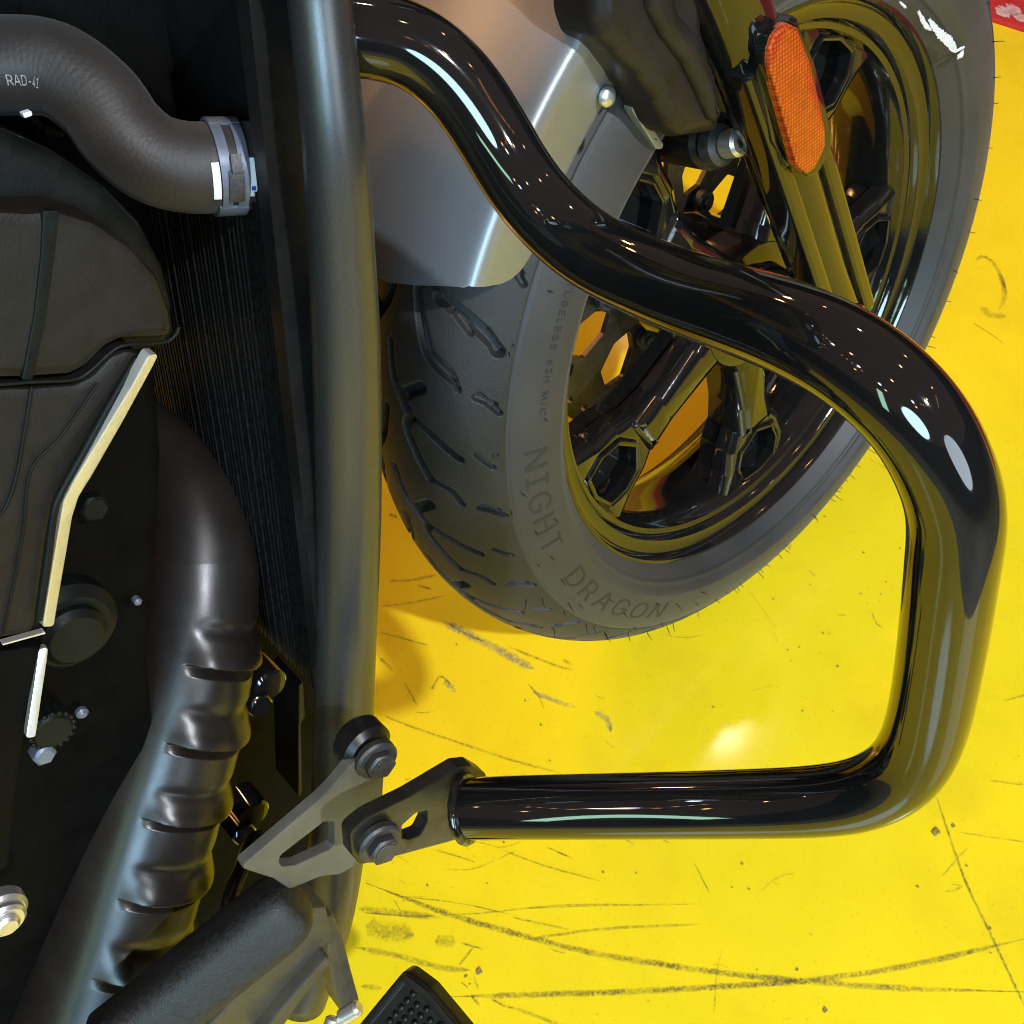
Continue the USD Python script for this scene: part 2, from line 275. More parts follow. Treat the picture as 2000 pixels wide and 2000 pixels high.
# ------------------------------------------------------------------ the floor and its marks
def sheet(x0, y0, x1, y1, z): return trimesh.Trimesh([(x0, y0, z), (x1, y0, z), (x1, y1, z), (x0, y1, z)], [(0, 1, 2), (0, 2, 3)])
pbr('grey_floor', (0.11, 0.088, 0.045), 0.6, noise=(3, (0.17, 0.135, 0.06), 0.08))
hall = obj('hall_floor', sheet(-6, -6, 6, 6, -0.004), 'grey_floor', smooth=False); tag(hall, kind='structure', label='dull brown hall floor beyond the yellow painted area', category='floor')
floor = obj('floor', sheet(-1.9, -1.35, 4, 4, 0), 'floor_paint', smooth=False)
tag(floor, kind='structure', label='glossy yellow painted floor with dark tyre scuffs and scratches', category='floor')
def ribbon(pix, w, z=0.0004, n=14, jag=0.14):
    p = spline([at_z(x, y, 0.0) for x, y in pix], n); m = len(p)
    t = np.gradient(p, axis=0); t /= np.linalg.norm(t, axis=1)[:, None]; s = np.cross(t, [0, 0, 1.0])
    taper = np.clip(np.minimum(np.arange(m), m - 1 - np.arange(m)) / (0.12 * m), 0.15, 1)
    a = w / 2 * taper * (1 + jag * (rng.random(m) - .5) * 2); b = w / 2 * taper * (1 + jag * (rng.random(m) - .5) * 2)
    v = np.vstack([p + s * a[:, None], p - s * b[:, None]]); v[:, 2] = z
    i = np.arange(m - 1)
    r_ = trimesh.Trimesh(v, np.vstack([np.stack([i, m + i, m + i + 1], 1), np.stack([i, m + i + 1, i + 1], 1)]), process=False)
    r_.metadata['uv'] = np.column_stack([np.tile(np.linspace(0, 1, m), 2), np.repeat([0.0, 1.0], m)]); return r_
SCR = [  # pixel path, width in mm, material
    ([(715, 1725), (860, 1780), (1000, 1822), (1150, 1860), (1300, 1885), (1450, 1905), (1580, 1917), (1750, 1930), (2010, 1938)], 4.2, 'scuff_dark'),
    ([(880, 1947), (1010, 1944), (1200, 1938), (1400, 1928), (1580, 1915), (1720, 1896), (1850, 1870), (2010, 1832)], 4.0, 'scuff_dark'),
    ([(690, 1850), (780, 1868), (860, 1890), (920, 1895)], 4.2, 'scuff_soft'),
    ([(706, 1927), (745, 1930)], 3.5, 'scuff_dark'),
    ([(735, 1392), (800, 1418), (900, 1452), (1000, 1485), (1100, 1512)], 2.2, 'scuff_soft'),
    ([(1828, 1552), (1850, 1620), (1885, 1720), (1930, 1815), (1975, 1910), (2010, 1985)], 2.0, 'scuff_dark'),
    ([(700, 1775), (760, 1782), (860, 1792)], 5.0, 'scuff_soft'), ([(710, 1783), (800, 1790), (850, 1789)], 1.6, 'scuff_dark'),
    ([(800, 1753), (900, 1765), (1000, 1787)], 1.0, 'scuff_dark'), ([(860, 1788), (950, 1783), (1100, 1768), (1260, 1768)], 1.2, 'scuff_soft'),
    ([(715, 1808), (750, 1818), (810, 1826)], 12.0, 'scuff_soft'), ([(850, 1838), (890, 1840)], 8.0, 'scuff_soft'),
    ([(900, 1842), (945, 1855)], 1.5, 'scuff_dark'), ([(925, 1850), (897, 1886)], 1.6, 'scuff_dark'),
    ([(848, 1660), (890, 1672), (930, 1685)], 1.4, 'scuff_dark'), ([(865, 1698), (920, 1698), (970, 1680), (1010, 1660)], 1.0, 'scuff_soft'),
    ([(920, 1660), (912, 1655), (930, 1645), (980, 1655), (1030, 1640)], 1.0, 'scuff_soft'),
    ([(980, 1660), (1060, 1690), (1175, 1722)], 1.5, 'scuff_soft'), ([(1068, 1655), (1120, 1678)], 1.4, 'scuff_dark'),
    ([(1000, 1792), (1112, 1816)], 1.6, 'scuff_dark'), ([(1000, 1776), (1150, 1770), (1370, 1766)], 1.2, 'scuff_soft'),
    ([(1020, 1836), (1180, 1815), (1365, 1806)], 2.2, 'scuff_soft'), ([(1356, 1686), (1386, 1744)], 1.2, 'scuff_dark'),
    ([(865, 1215), (900, 1232), (960, 1262), (1010, 1290), (1045, 1308)], 7.5, 'scuff_grey'),
    ([(875, 1218), (905, 1236), (950, 1255)], 2.0, 'scuff_dark'),
    ([(1030, 1335), (1052, 1360), (1063, 1386)], 1.6, 'scuff_dark'), ([(1040, 1352), (1085, 1370), (1125, 1382)], 4.0, 'scuff_grey'),
    ([(1160, 1390), (1185, 1405), (1193, 1430)], 5.0, 'scuff_grey'), ([(1190, 1410), (1194, 1430)], 1.2, 'scuff_dark'),
    ([(850, 1335), (845, 1345), (860, 1322), (885, 1340)], 2.0, 'scuff_dark'), ([(868, 1330), (890, 1352)], 5.0, 'scuff_grey'),
    ([(789, 1332), (815, 1378)], 1.6, 'scuff_soft'), ([(810, 1393), (850, 1391)], 1.0, 'scuff_soft'),
    ([(995, 1265), (1080, 1298), (1120, 1310)], 2.5, 'scuff_soft'), ([(1100, 1290), (1118, 1300)], 3.0, 'scuff_soft'),
    ([(757, 1135), (800, 1134), (853, 1123)], 3.0, 'scuff_dark'), ([(815, 1143), (845, 1152)], 2.0, 'scuff_dark'),
    ([(738, 1185), (800, 1178), (870, 1164)], 1.5, 'scuff_dark'), ([(760, 1005), (776, 1010)], 3.0, 'scuff_dark'),
    ([(740, 1235), (790, 1248), (840, 1262)], 1.6, 'scuff_dark'), ([(742, 1285), (768, 1310)], 3.0, 'scuff_dark'), ([(690, 1775), (700, 1700), (706, 1712)], 1.5, 'scuff_soft'),
    ([(1904, 510), (1920, 502), (1940, 515), (1956, 545), (1962, 580), (1950, 608)], 5.0, 'scuff_soft'), ([(1956, 540), (1966, 575)], 3.0, 'scuff_dark'), ([(1915, 600), (1935, 615), (1965, 618)], 9.0, 'scuff_soft'),
    ([(1897, 630), (1930, 650), (1965, 675)], 1.4, 'scuff_soft'), ([(1695, 895), (1730, 915), (1770, 938)], 0.9, 'scuff_soft'),
    ([(1580, 1114), (1592, 1126)], 1.6, 'scuff_dark'), ([(1635, 1202), (1652, 1202)], 1.2, 'scuff_dark'), ([(1702, 1195), (1712, 1218), (1725, 1228)], 1.5, 'scuff_soft'),
    ([(1460, 1148), (1500, 1205), (1515, 1230)], 0.7, 'scuff_soft'), ([(1290, 1240), (1340, 1246), (1378, 1240)], 0.9, 'scuff_soft'),
    ([(850, 1935), (862, 1955)], 2.0, 'scuff_dark'), ([(843, 1913), (855, 1928)], 2.2, 'scuff_dark'), ([(900, 1918), (915, 1930)], 1.2, 'scuff_soft'), ([(925, 1905), (935, 1935)], 1.0, 'scuff_soft'),
    ([(960, 1952), (985, 1965), (1005, 1970)], 1.6, 'scuff_dark'), ([(920, 1945), (938, 1965)], 2.0, 'scuff_dark'), ([(1000, 1968), (1060, 1990), (1110, 2010)], 2.5, 'scuff_soft'),
    ([(1870, 1626), (1930, 1635), (2005, 1646)], 1.2, 'scuff_soft'), ([(1930, 1525), (2005, 1535)], 1.5, 'scuff_soft'), ([(1960, 1370), (2005, 1358)], 1.5, 'scuff_soft'),
    ([(1838, 1715), (1890, 1655)], 1.0, 'scuff_soft'), ([(1480, 1745), (1520, 1715), (1555, 1705)], 0.8, 'scuff_soft'), ([(1412, 1850), (1400, 1900), (1395, 1990)], 0.8, 'scuff_soft'),
    ([(700, 1640), (740, 1650), (820, 1700)], 0.8, 'scuff_soft'), ([(752, 1740), (790, 1752), (830, 1752)], 1.0, 'scuff_soft'), ([(770, 1758), (783, 1780)], 1.0, 'scuff_dark'),
]
for i in range(26):                                                             # short stray marks
    x, y = rng.uniform(760, 2000), rng.uniform(1240, 2000); a = rng.uniform(-.5, .7); L = rng.uniform(8, 45)
    SCR.append(([(x, y), (x + L * .5, y + L * .5 * a + rng.uniform(-4, 4)), (x + L, y + L * a)], rng.uniform(.5, 1.2), 'scuff_soft'))
for k, (pix, w, m) in enumerate(SCR): obj('scratch', ribbon(pix, w * 1.35 / 1000, 0.0004 + 0.00001 * k), m, floor, smooth=False)
sp = []
for i in range(90):
    x, y = (rng.uniform(1480, 1760), rng.uniform(880, 1300)) if i < 34 else (rng.uniform(720, 2000), rng.uniform(1230, 2000)); r = rng.uniform(.4, 1.3) / 1000
    c = at_z(x, y, 0); an = np.linspace(0, 2 * np.pi, 7, endpoint=False); rr = r * rng.uniform(.5, 1.2, 7)
    sp.append(trimesh.Trimesh(np.vstack([[(c[0], c[1], .0013)], np.column_stack([c[0] + rr * np.cos(an), c[1] + rr * np.sin(an), np.full(7, .0013)])]), [(0, 1 + j, 1 + (j + 1) % 7) for j in range(7)], process=False))
sp_path = obj('dirt_specks', cat(sp), 'speck', floor, smooth=False); tag(sp_path, kind='stuff')
for x, y, r in ((1828, 1625, 4.2), (936, 1898, 3.0), (1612, 1973, 2.2), (1862, 1613, 2.0), (1557, 1893, 1.5), (910, 1906, 1.6)):
    c = at_z(x, y, 0.0); an = np.linspace(0, 2 * np.pi, 9, endpoint=False)
    g = trimesh.creation.icosphere(2, 1.0); g.vertices *= np.array([r, r * .7, r * .25]) / 1000; g.vertices += (meshkit.noise(g.vertices * 600) - .5)[:, None] * r * .0006; g.apply_translation([c[0], c[1], .0006])
    obj('grit_chip', g, 'speck', floor)
# red mat beyond the front wheel
RB = basis((0, 0, 0), (1, 0, 0), (0, 1, 0))
rm = [at_z(*p, 0.0)[:2] for p in ((1936, 43), (2060, 83))]; d = np.array(rm[1]) - rm[0]; d /= np.linalg.norm(d); nn = np.array([-d[1], d[0]])
if nn[0] < 0: nn = -nn
a0, a1 = np.array(rm[0]) - d * 1.0, np.array(rm[1]) + d * 1.2
red = slab(Polygon([a0, a1, a1 + nn * 1.3, a0 + nn * 1.3]), 0.006, 0.0015)
if abs(red.bounds[1][2]) < 1e-6: red.apply_translation([0, 0, .006])
redp = obj('red_mat', red, 'red_paint', smooth=False)
tag(redp, label='red floor mat with worn white marks beyond the front tyre', category='mat')
for pts, w in (([(1945, 36), (1970, 28), (1988, 24)], 26), ([(1985, 48), (2003, 40)], 22), ([(1970, 6), (2010, -6)], 14)):
    r_ = ribbon(pts, w / 1000, 0.0066, jag=.5); obj('white_mark', r_, 'worn_white', redp, smooth=False)

# ------------------------------------------------------------------ the motorcycle
bike = UsdGeom.Xform.Define(stage, '/World/motorcycle'); bike.AddTransformOp().Set(Gf.Matrix4d(*RX[:, 0], 0, *RX[:, 1], 0, *RX[:, 2], 0, *OFF, 1)); BK = '/World/motorcycle'
tag(BK, label='black motorcycle with glossy crash bar, seen from above its right side', category='motorcycle')

# front wheel: the rim ring carries tyre, spokes, hub, disc
rim_prof = [(-.050, .2215), (-.0545, .2225), (-.0575, .2195), (-.0575, .2170), (-.0545, .2150), (-.0500, .2135), (-.0475, .2095), (-.0470, .2040), (-.0440, .2015), (-.0405, .2005), (-.0390, .1965), (-.0340, .1945), (-.0280, .1905), (-.0180, .1880), (0, .1870),
            (.018, .188), (.030, .193), (.042, .2), (.048, .206), (.052, .214), (.0575, .217), (.0575, .2195), (.0545, .2225), (.050, .2215), (.045, .212), (.02, .200), (0, .198), (-.02, .200), (-.045, .212)]
W = obj('front_wheel', revolve_y(rim_prof, 320), 'gloss_black_cast', BK, smooth=32)
# tyre: cross-section, then grooves pressed into a fine grid
def tyre_section():
    a = np.radians(np.linspace(-118, 118, 380)); y = -np.sin(a) * .0773; r = .239 + np.cos(a) * .0773
    low = np.abs(np.degrees(a)) > 90                                            # lower sidewall runs in to the rim
    k = (np.abs(np.degrees(a)) - 90).clip(0) / 28
    r = np.where(low, .239 - .020 * k, r); y = np.where(low, np.sign(y) * (.0773 - .021 * k ** 1.3), y)
    return np.column_stack([y, r])
sec = tyre_section(); arc = np.concatenate([[0], np.cumsum(np.linalg.norm(np.diff(sec, axis=0), axis=1))]); arc -= arc[-1] / 2
sphi = np.degrees(np.arctan2(-sec[:, 0], sec[:, 1] - .239))                      # angle round the section: + is the right side
per = 360 / 22
# motif strokes (theta, y), width mm, depth mm
MOT = [([(153.5, -.0009), (157.2, -.0059), (159.3, -.0131), (161.3, -.0204)], 5.5, 4.0), ([(161.3, -.0204), (162.7, -.0329), (164.7, -.0446), (165.8, -.050)], 3.6, 2.6),
       ([(158.9, -.0147), (157.3, -.0276)], 6.5, 4.0), ([(161.6, -.0204), (163.0, -.0175), (166.4, -.0245), (169.4, -.0315)], 5.0, 4.0), ([(169.4, -.0315), (170.8, -.0435), (172.8, -.0481)], 3.0, 2.4),
       ([(165.1, -.0571), (167.1, -.0635)], 2.5, 1.6), ([(173.2, -.0577), (175.4, -.0654)], 3.4, 2.0), ([(157.2, -.056), (157.9, -.0633)], 3.4, 2.0)]
T2 = [([(146.6, -.0322), (148.1, -.0483), (149.9, -.0594), (151.0, -.0623)], 7.5, 4.0), ([(146.6, -.017), (149.7, -.0222), (153.3, -.0307), (155.5, -.0457)], 4.5, 3.0)]
y2s = lambda yy: np.interp(-np.asarray(yy), -sec[::1, 0][::1] if sec[0, 0] > sec[-1, 0] else -sec[:, 0], arc)
mid = np.abs(sphi) < 88; ordr = np.argsort(sec[mid, 0]); y2s = lambda yy: np.interp(yy, sec[mid, 0][ordr], arc[mid][ordr])
pts, wid, dep = [], [], []
def stroke(line, w, dp, k, mir):
    th = np.radians([t + per * k + (per / 2 if mir else 0) for t, _ in line]); s = y2s([(-y if mir else y) for _, y in line])
    q = np.column_stack([th * .305, s]); q = spline(q, 30)
    pts.append(q); wid.append(np.full(len(q), w * 1.0 / 2000)); dep.append(np.full(len(q), dp * 1.9 / 1000))
for k in range(22):
    for mir in (False, True):
        for ln, w, dp in MOT: stroke(ln, w, dp, k, mir)
for ln, w, dp in T2: stroke(ln, w, dp, 0, False)
pts, wid, dep = np.vstack(pts), np.concatenate(wid), np.concatenate(dep); pts[:, 0] %= 2 * np.pi * .305
tree = cKDTree(pts)
th = np.radians(np.concatenate([np.arange(135, 232, .16), np.arange(232, 495, .6)])); nT = len(th)
Q = np.column_stack([np.repeat((th % (2 * np.pi)) * .305, len(sec)), np.tile(arc, nT)])
dd, ii = tree.query(Q, k=8, distance_upper_bound=.02); ok = np.isfinite(dd); ii = np.where(ok, ii, 0)
dpt = (np.where(ok, dep[ii] * np.clip((wid[ii] + .0006 - dd) / .0010, 0, 1), 0)).max(1).reshape(nT, len(sec))
dpt += (np.clip((np.abs(np.abs(sphi) - 62) < 1.2).astype(float), 0, 1) * .0005)[None]           # line where tread meets sidewall
dpt -= (np.exp(-((np.abs(sphi) - 97) / 1.2) ** 2) * .0009)[None]                                 # thin moulding rib by the rim
nrm = np.column_stack([-np.gradient(sec[:, 1]), np.gradient(sec[:, 0])]); nrm /= np.linalg.norm(nrm, axis=1)[:, None]
if nrm[len(nrm) // 2, 1] < 0: nrm = -nrm
pr = sec[None] - dpt[..., None] * nrm[None]
tv = np.stack([pr[..., 1] * np.cos(th)[:, None], pr[..., 0], pr[..., 1] * np.sin(th)[:, None]], -1).reshape(-1, 3) + (0, 0, RW)
n = len(sec); i, j = np.meshgrid(np.arange(nT), np.arange(n - 1), indexing='ij'); i2 = (i + 1) % nT
tf = np.vstack([np.stack([i * n + j, i2 * n + j, i2 * n + j + 1], -1).reshape(-1, 3), np.stack([i * n + j, i2 * n + j + 1, i * n + j + 1], -1).reshape(-1, 3)])
tm = trimesh.Trimesh(tv, tf, process=False)
if ((tm.triangles_center - (0, 0, RW))[:, [0, 2]] * tm.face_normals[:, [0, 2]]).sum() < 0: tm.invert()
jm = np.tile((np.abs(.5 * (sphi[1:] + sphi[:-1])) < 61.2)[None], (nT, 1)).reshape(-1); jm = np.concatenate([jm, jm])
def only(mask): g = trimesh.Trimesh(tm.vertices, tm.faces[mask], process=False); g.remove_unreferenced_vertices(); return g
TY = obj('tyre', only(~jm), 'tyre_rubber', W, smooth=True); obj('tread', only(jm), 'tread_rubber', W, smooth=True)
phi_s = np.linspace(60, 110, 300); P2S = (np.interp(phi_s, sphi, sec[:, 0]) if sphi[0] < sphi[-1] else np.interp(phi_s, sphi[::-1], sec[::-1, 0]), np.interp(phi_s, sphi, sec[:, 1]) if sphi[0] < sphi[-1] else np.interp(phi_s, sphi[::-1], sec[::-1, 1]))
def side_point(a, r, out):
    """Point of the right sidewall at wheel angle a (radians), radius r, raised by out."""
    o = np.argsort(P2S[1]); y = np.interp(r, P2S[1][o], P2S[0][o])
    return np.stack([r * np.cos(a), y - out, r * np.sin(a) + RW], -1)
def sidewall_text(text, a0, a1, rbase, height, depth, bold=False):
    ms, widths = [], []
    for c in text:
        if c == ' ': ms.append(None); widths.append(.5); continue
        m = meshkit.text_mesh(c, 1.0, 1.0, bold); w = m.bounds[1][0] - m.bounds[0][0]; m.apply_translation([-m.bounds[0][0], 0, 0]); ms.append(m); widths.append(w)
    gap = .32; tot = sum(widths) + gap * (len(text) - 1); out = []; x = 0; sc = (a1 - a0) / tot
    for m, w in zip(ms, widths):
        if m is not None:
            m = tess(m, .22); v = m.vertices; a = np.radians(a0 + (x + v[:, 0]) * sc); r = rbase - v[:, 1] * height
            m.vertices = side_point(a, r, v[:, 2] * depth - .0002); m.invert() if m.volume < 0 else None; out.append(m)
        x += w + gap
    return out
for m in sidewall_text('NIGHT', 165.5, 186, .2650, .0160, .0004): obj('raised_letter', m, 'tyre_lettering', W)
for m in sidewall_text('DRAGON', 194, 229, .2620, .0160, .0004): obj('raised_letter', m, 'tyre_lettering', W)
o = obj('small_print', cat(sidewall_text('TUBELESS 63H M/C', 141, 160, .2560, .0045, .0005)), 'tyre_lettering', W)
# rubber hairs left by the mould
hs = []
def hair(a, ph, L):
    r, y = .239 + math.cos(ph) * .0773, -math.sin(ph) * .0773
    b = np.array([r * math.cos(a), y, r * math.sin(a) + RW]); nv = np.array([math.cos(ph) * math.cos(a), -math.sin(ph), math.cos(ph) * math.sin(a)])
    tip = b + nv * L + rng.normal(0, L * .18, 3)
    return sweep([b - nv * .001, (b + tip) / 2 + rng.normal(0, L * .05, 3), tip], [.00042, .00034, .0002], 5)
for a in np.radians(np.arange(0, 360, 7.5)):
    hs.append(hair(a + rng.normal(0, .01), math.radians(rng.choice([58, 66, 83]) + rng.normal(0, 2)), rng.uniform(.004, .0075)))
    if 130 < math.degrees(a) < 300: hs.append(hair(a + rng.normal(0, .02), math.radians(rng.uniform(55, 85)), rng.uniform(.003, .006)))
for a in np.radians(np.arange(-35, 60, 7.5)): hs.append(hair(a, math.radians(rng.uniform(-6, 30)), rng.uniform(.008, .011)))
for a in np.radians(np.arange(195, 325, 6.0)): hs.append(hair(a, math.radians(rng.uniform(38, 75)), rng.uniform(.005, .009)))
h = obj('mould_hairs', cat(hs), 'hair_rubber', W); tag(h, kind='stuff')
# glare on the upper sidewall, painted in as pale strips
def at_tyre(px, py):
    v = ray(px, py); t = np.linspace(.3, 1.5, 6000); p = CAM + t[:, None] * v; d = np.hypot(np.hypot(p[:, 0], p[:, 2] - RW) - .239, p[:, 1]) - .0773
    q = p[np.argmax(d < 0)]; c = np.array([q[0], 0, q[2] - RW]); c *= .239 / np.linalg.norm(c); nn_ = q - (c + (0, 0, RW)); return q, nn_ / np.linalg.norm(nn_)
def glare_strip(pix, w):
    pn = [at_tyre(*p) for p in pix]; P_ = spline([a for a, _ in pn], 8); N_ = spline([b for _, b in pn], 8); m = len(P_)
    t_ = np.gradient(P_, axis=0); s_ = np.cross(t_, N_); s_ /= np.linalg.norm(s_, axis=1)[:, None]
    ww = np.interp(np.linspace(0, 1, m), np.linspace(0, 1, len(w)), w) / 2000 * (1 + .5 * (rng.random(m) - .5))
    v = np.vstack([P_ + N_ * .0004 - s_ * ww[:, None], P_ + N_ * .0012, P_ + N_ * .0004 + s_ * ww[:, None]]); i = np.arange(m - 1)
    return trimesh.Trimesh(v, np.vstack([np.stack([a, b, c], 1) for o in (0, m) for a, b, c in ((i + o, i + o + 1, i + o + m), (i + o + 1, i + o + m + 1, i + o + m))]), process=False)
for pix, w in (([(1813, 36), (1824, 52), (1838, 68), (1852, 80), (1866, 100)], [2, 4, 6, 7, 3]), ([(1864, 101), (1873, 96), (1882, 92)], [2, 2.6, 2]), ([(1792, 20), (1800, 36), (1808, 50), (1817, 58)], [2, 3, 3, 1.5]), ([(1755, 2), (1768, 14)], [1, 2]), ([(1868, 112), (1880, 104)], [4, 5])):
    obj('painted_glare', glare_strip(pix, w), 'glare_white', W, smooth=True)
# spokes: five, each with a recessed window near the rim
def spoke(a):
    A = math.radians(a); R2 = np.array([[math.cos(A), -math.sin(A)], [math.sin(A), math.cos(A)]])
    tr = lambda p: [tuple(R2 @ np.array(q)) for q in p]
    arm = [(.028, -.022), (.060, -.0195), (.105, -.0185), (.139, -.0240), (.139, .0240), (.105, .0185), (.060, .0195), (.028, .022)]
    head = [(.126, -.021), (.146, -.034), (.168, -.041), (.188, -.052), (.1985, -.066), (.1985, .066), (.188, .052), (.168, .041), (.146, .034), (.126, .021)]
    win = [(.144, 0.0), (.154, -.0190), (.170, -.0240), (.187, -.0200), (.191, 0), (.187, .0200), (.170, .0240), (.154, .0190)]
    wn = rounded(tr(win), .003); am = rounded(tr(arm), .006); hd = rounded(tr(head), .006).difference(wn)
    if am.geom_type != 'Polygon': am = max(am.geoms, key=lambda g: g.area)
    body = slab(rounded(tr(head), .006).buffer(-.004).union(rounded(tr(arm), .006).buffer(-.004)), .020)
    arm_m = slab(rounded(am, .002), .024, .0115); head_m = slab(hd, .019, .0075); rimw = slab(wn.buffer(.0042, quad_segs=6).difference(wn), .0205, .0016)
    arm_m.vertices[:, 2] += .019; head_m.vertices[:, 2] += .019; rimw.vertices[:, 2] += .019
    B = basis((0, .004, RW), (1, 0, 0), (0, 0, 1))
    return lift(B, cat([body, arm_m, head_m])), lift(B, rimw)
for k in range(5):
    b, r_ = spoke(-160 + 72 * k); obj('spoke', b, 'gloss_black_cast', W, smooth=58); obj('spoke_window_rim', r_, 'gloss_black_cast', W, smooth=32)
obj('hub', cat([revolve_y([(-.060, .012), (-.060, .030), (-.055, .034), (-.042, .036), (-.040, .050), (-.030, .054), (.030, .054), (.050, .048), (.056, .040), (.058, .012)], 96)]), 'gloss_black_cast', W, smooth=30)
# brake disc with petal holes on the far side
disc = Point(0, 0).buffer(.146, quad_segs=48).difference(Point(0, 0).buffer(.046, quad_segs=24))
for k in range(10):
    a = 36 * k + 11; p = [(.058, 0), (.072, -.0135), (.098, -.0165), (.112, 0), (.098, .0165), (.072, .0135)]
    disc = disc.difference(rounded(affinity.rotate(Polygon(p), a, origin=(0, 0)), .0035))
    disc = disc.difference(rounded(affinity.rotate(Polygon([(.109, .013), (.120, .004), (.120, .024)]), a, origin=(0, 0)), .002))
    for q in (8, 18, 28): disc = disc.difference(Point(.134 * math.cos(math.radians(a + q)), .134 * math.sin(math.radians(a + q))).buffer(.0035))
dm = slab(disc, .005, .0006); obj('brake_disc', lift(basis((0, .066, RW), (1, 0, 0), (0, 0, 1)), dm), 'disc_metal', W, smooth=25)
for k in range(5):
    a = math.radians(72 * k + 29); c = np.array([.064 * math.cos(a), .0, .064 * math.sin(a) + RW])
    obj('disc_bolt', cat([rod(c + (0, .052, 0), c + (0, .061, 0), .010, 28), rod(c + (0, .049, 0), c + (0, .053, 0), .0055, 6)]), 'dark_bolt', W)

# fork
def fork_leg(y):
    dn = at_y(1600, 560, -.1) - at_y(1415, 20, -.1); dn[1] = 0; dn /= np.linalg.norm(dn)
    c = at_y(1528, 317, -.1); c[1] = y
    return c, dn
c, dn = fork_leg(-.100)
side = np.cross(dn, [0, 1.0, 0]); side /= np.linalg.norm(side)                     # fore-aft, across the leg
FK = obj('fork_leg', sweep(spline([c - dn * .36, c - dn * .18, c - dn * .145, c - dn * .09, c + dn * .10, c + dn * .165], 8), np.interp(np.arange(41), [0, 8, 16, 24, 32, 40], [.0265, .0262, .0240, .0205, .0195, .021]), 48), 'gloss_black', BK, smooth=30)
for s, o in ((1, .0175), (-1, .0165)):                                             # the two long ribs on the leg
    b = basis(c + dn * .02 + np.array([0, -.012, 0]) + side * o * s, dn, side)
    m = slab(rounded([(-.115, -.006), (.15, -.006), (.15, .006), (-.115, .006)], .003), .016, .003); m.vertices[:, 2] -= .008
    obj('fork_rib', lift(b, m), 'gloss_black', FK)
ax = np.array([0, -.1, RW])
obj('axle_clamp', cat([rod(ax + (0, -.026, 0), ax + (0, .036, 0), .030, 40, bev=.004)]), 'gloss_black', FK)
obj('axle', cat([rod(ax + (0, -.034, 0), ax + (0, .2, 0), .011, 32), hexrod(ax + (0, -.038, 0), ax + (0, -.030, 0), .010)]), 'dark_bolt', FK)
c2, _ = fork_leg(.105)
FK2 = obj('fork_leg', sweep([c2 - dn * .36, c2 - dn * .1, c2 + dn * .17], [.027, .020, .020], 40), 'gloss_black', BK)
# lower yoke cover of the fork: broad black casting at the top of the picture
cov = plate([(1165, -120), (1168, 40), (1180, 78), (1210, 110), (1258, 158), (1290, 205), (1312, 255), (1330, 275), (1420, 262), (1408, 190), (1392, 90), (1382, 60), (1380, -120)], -.104, .03, r=.006, bev=.009)
obj('fork_cover', cov, 'matte_plastic', FK, smooth=50)
cov2 = plate([(1258, -120), (1275, 20), (1300, 70), (1345, 130), (1378, 200), (1395, 240), (1420, 240), (1405, 150), (1375, 75), (1330, 20), (1318, -120)], -.110, .02, r=.004, bev=.006)
obj('cover_ridge', cov2, 'matte_plastic', FK, smooth=50)
# reflector
RP = [(1542, 44), (1559, 53), (1586, 123), (1601, 190), (1614, 251), (1614, 286), (1594, 330), (1577, 341), (1559, 326), (1537, 246), (1519, 180), (1504, 128), (1504, 100), (1515, 70)]
cx_, cy_ = np.mean(RP, 0)
big = [(cx_ + (x - cx_) * 1.17 + np.sign(x - cx_) * 1, cy_ + (y - cy_) * 1.035) for x, y in RP]
RF = obj('reflector', plate(big, -.1285, .007, r=.004, bev=.0012), 'gloss_black', BK)
lens = plate(RP, -.1315, .006, r=.004, bev=.0022); obj('lens', lens, 'reflector_orange', RF, smooth=25)
obj('reflector_stay', plate([(1478, 60), (1500, 40), (1520, 60), (1530, 190), (1560, 310), (1540, 330), (1510, 280), (1480, 130)], -.122, .010, r=.004, bev=.002), 'gloss_black', RF)
# spacer and bolt at the fender stay
a, b = at_d(1302, 262, .66), at_d(1424, 280, .60)
SB = obj('rubber_spacer', rod(a, a + (b - a) * .80, .0175, 36, bev=.003), 'black_plastic', BK)
ex = (b - a) / np.linalg.norm(b - a)
bd = np.array([.08, -1, .35]); bd /= np.linalg.norm(bd)
q = at_d(1412, 283, .604)
obj('flange', rod(q + bd * -.012, q + bd * .002, .0125, 36, bev=.003), 'dark_bolt', SB)
obj('bolt_head', rod(q + bd * .001, q + bd * .014, .0084, 28, bev=.0018), 'bright_steel', SB)
sk = q + bd * .0142
obj('hex_socket', hexrod(sk - bd * .0015, sk + bd * .0002, .0042), 'dark_bolt', SB)

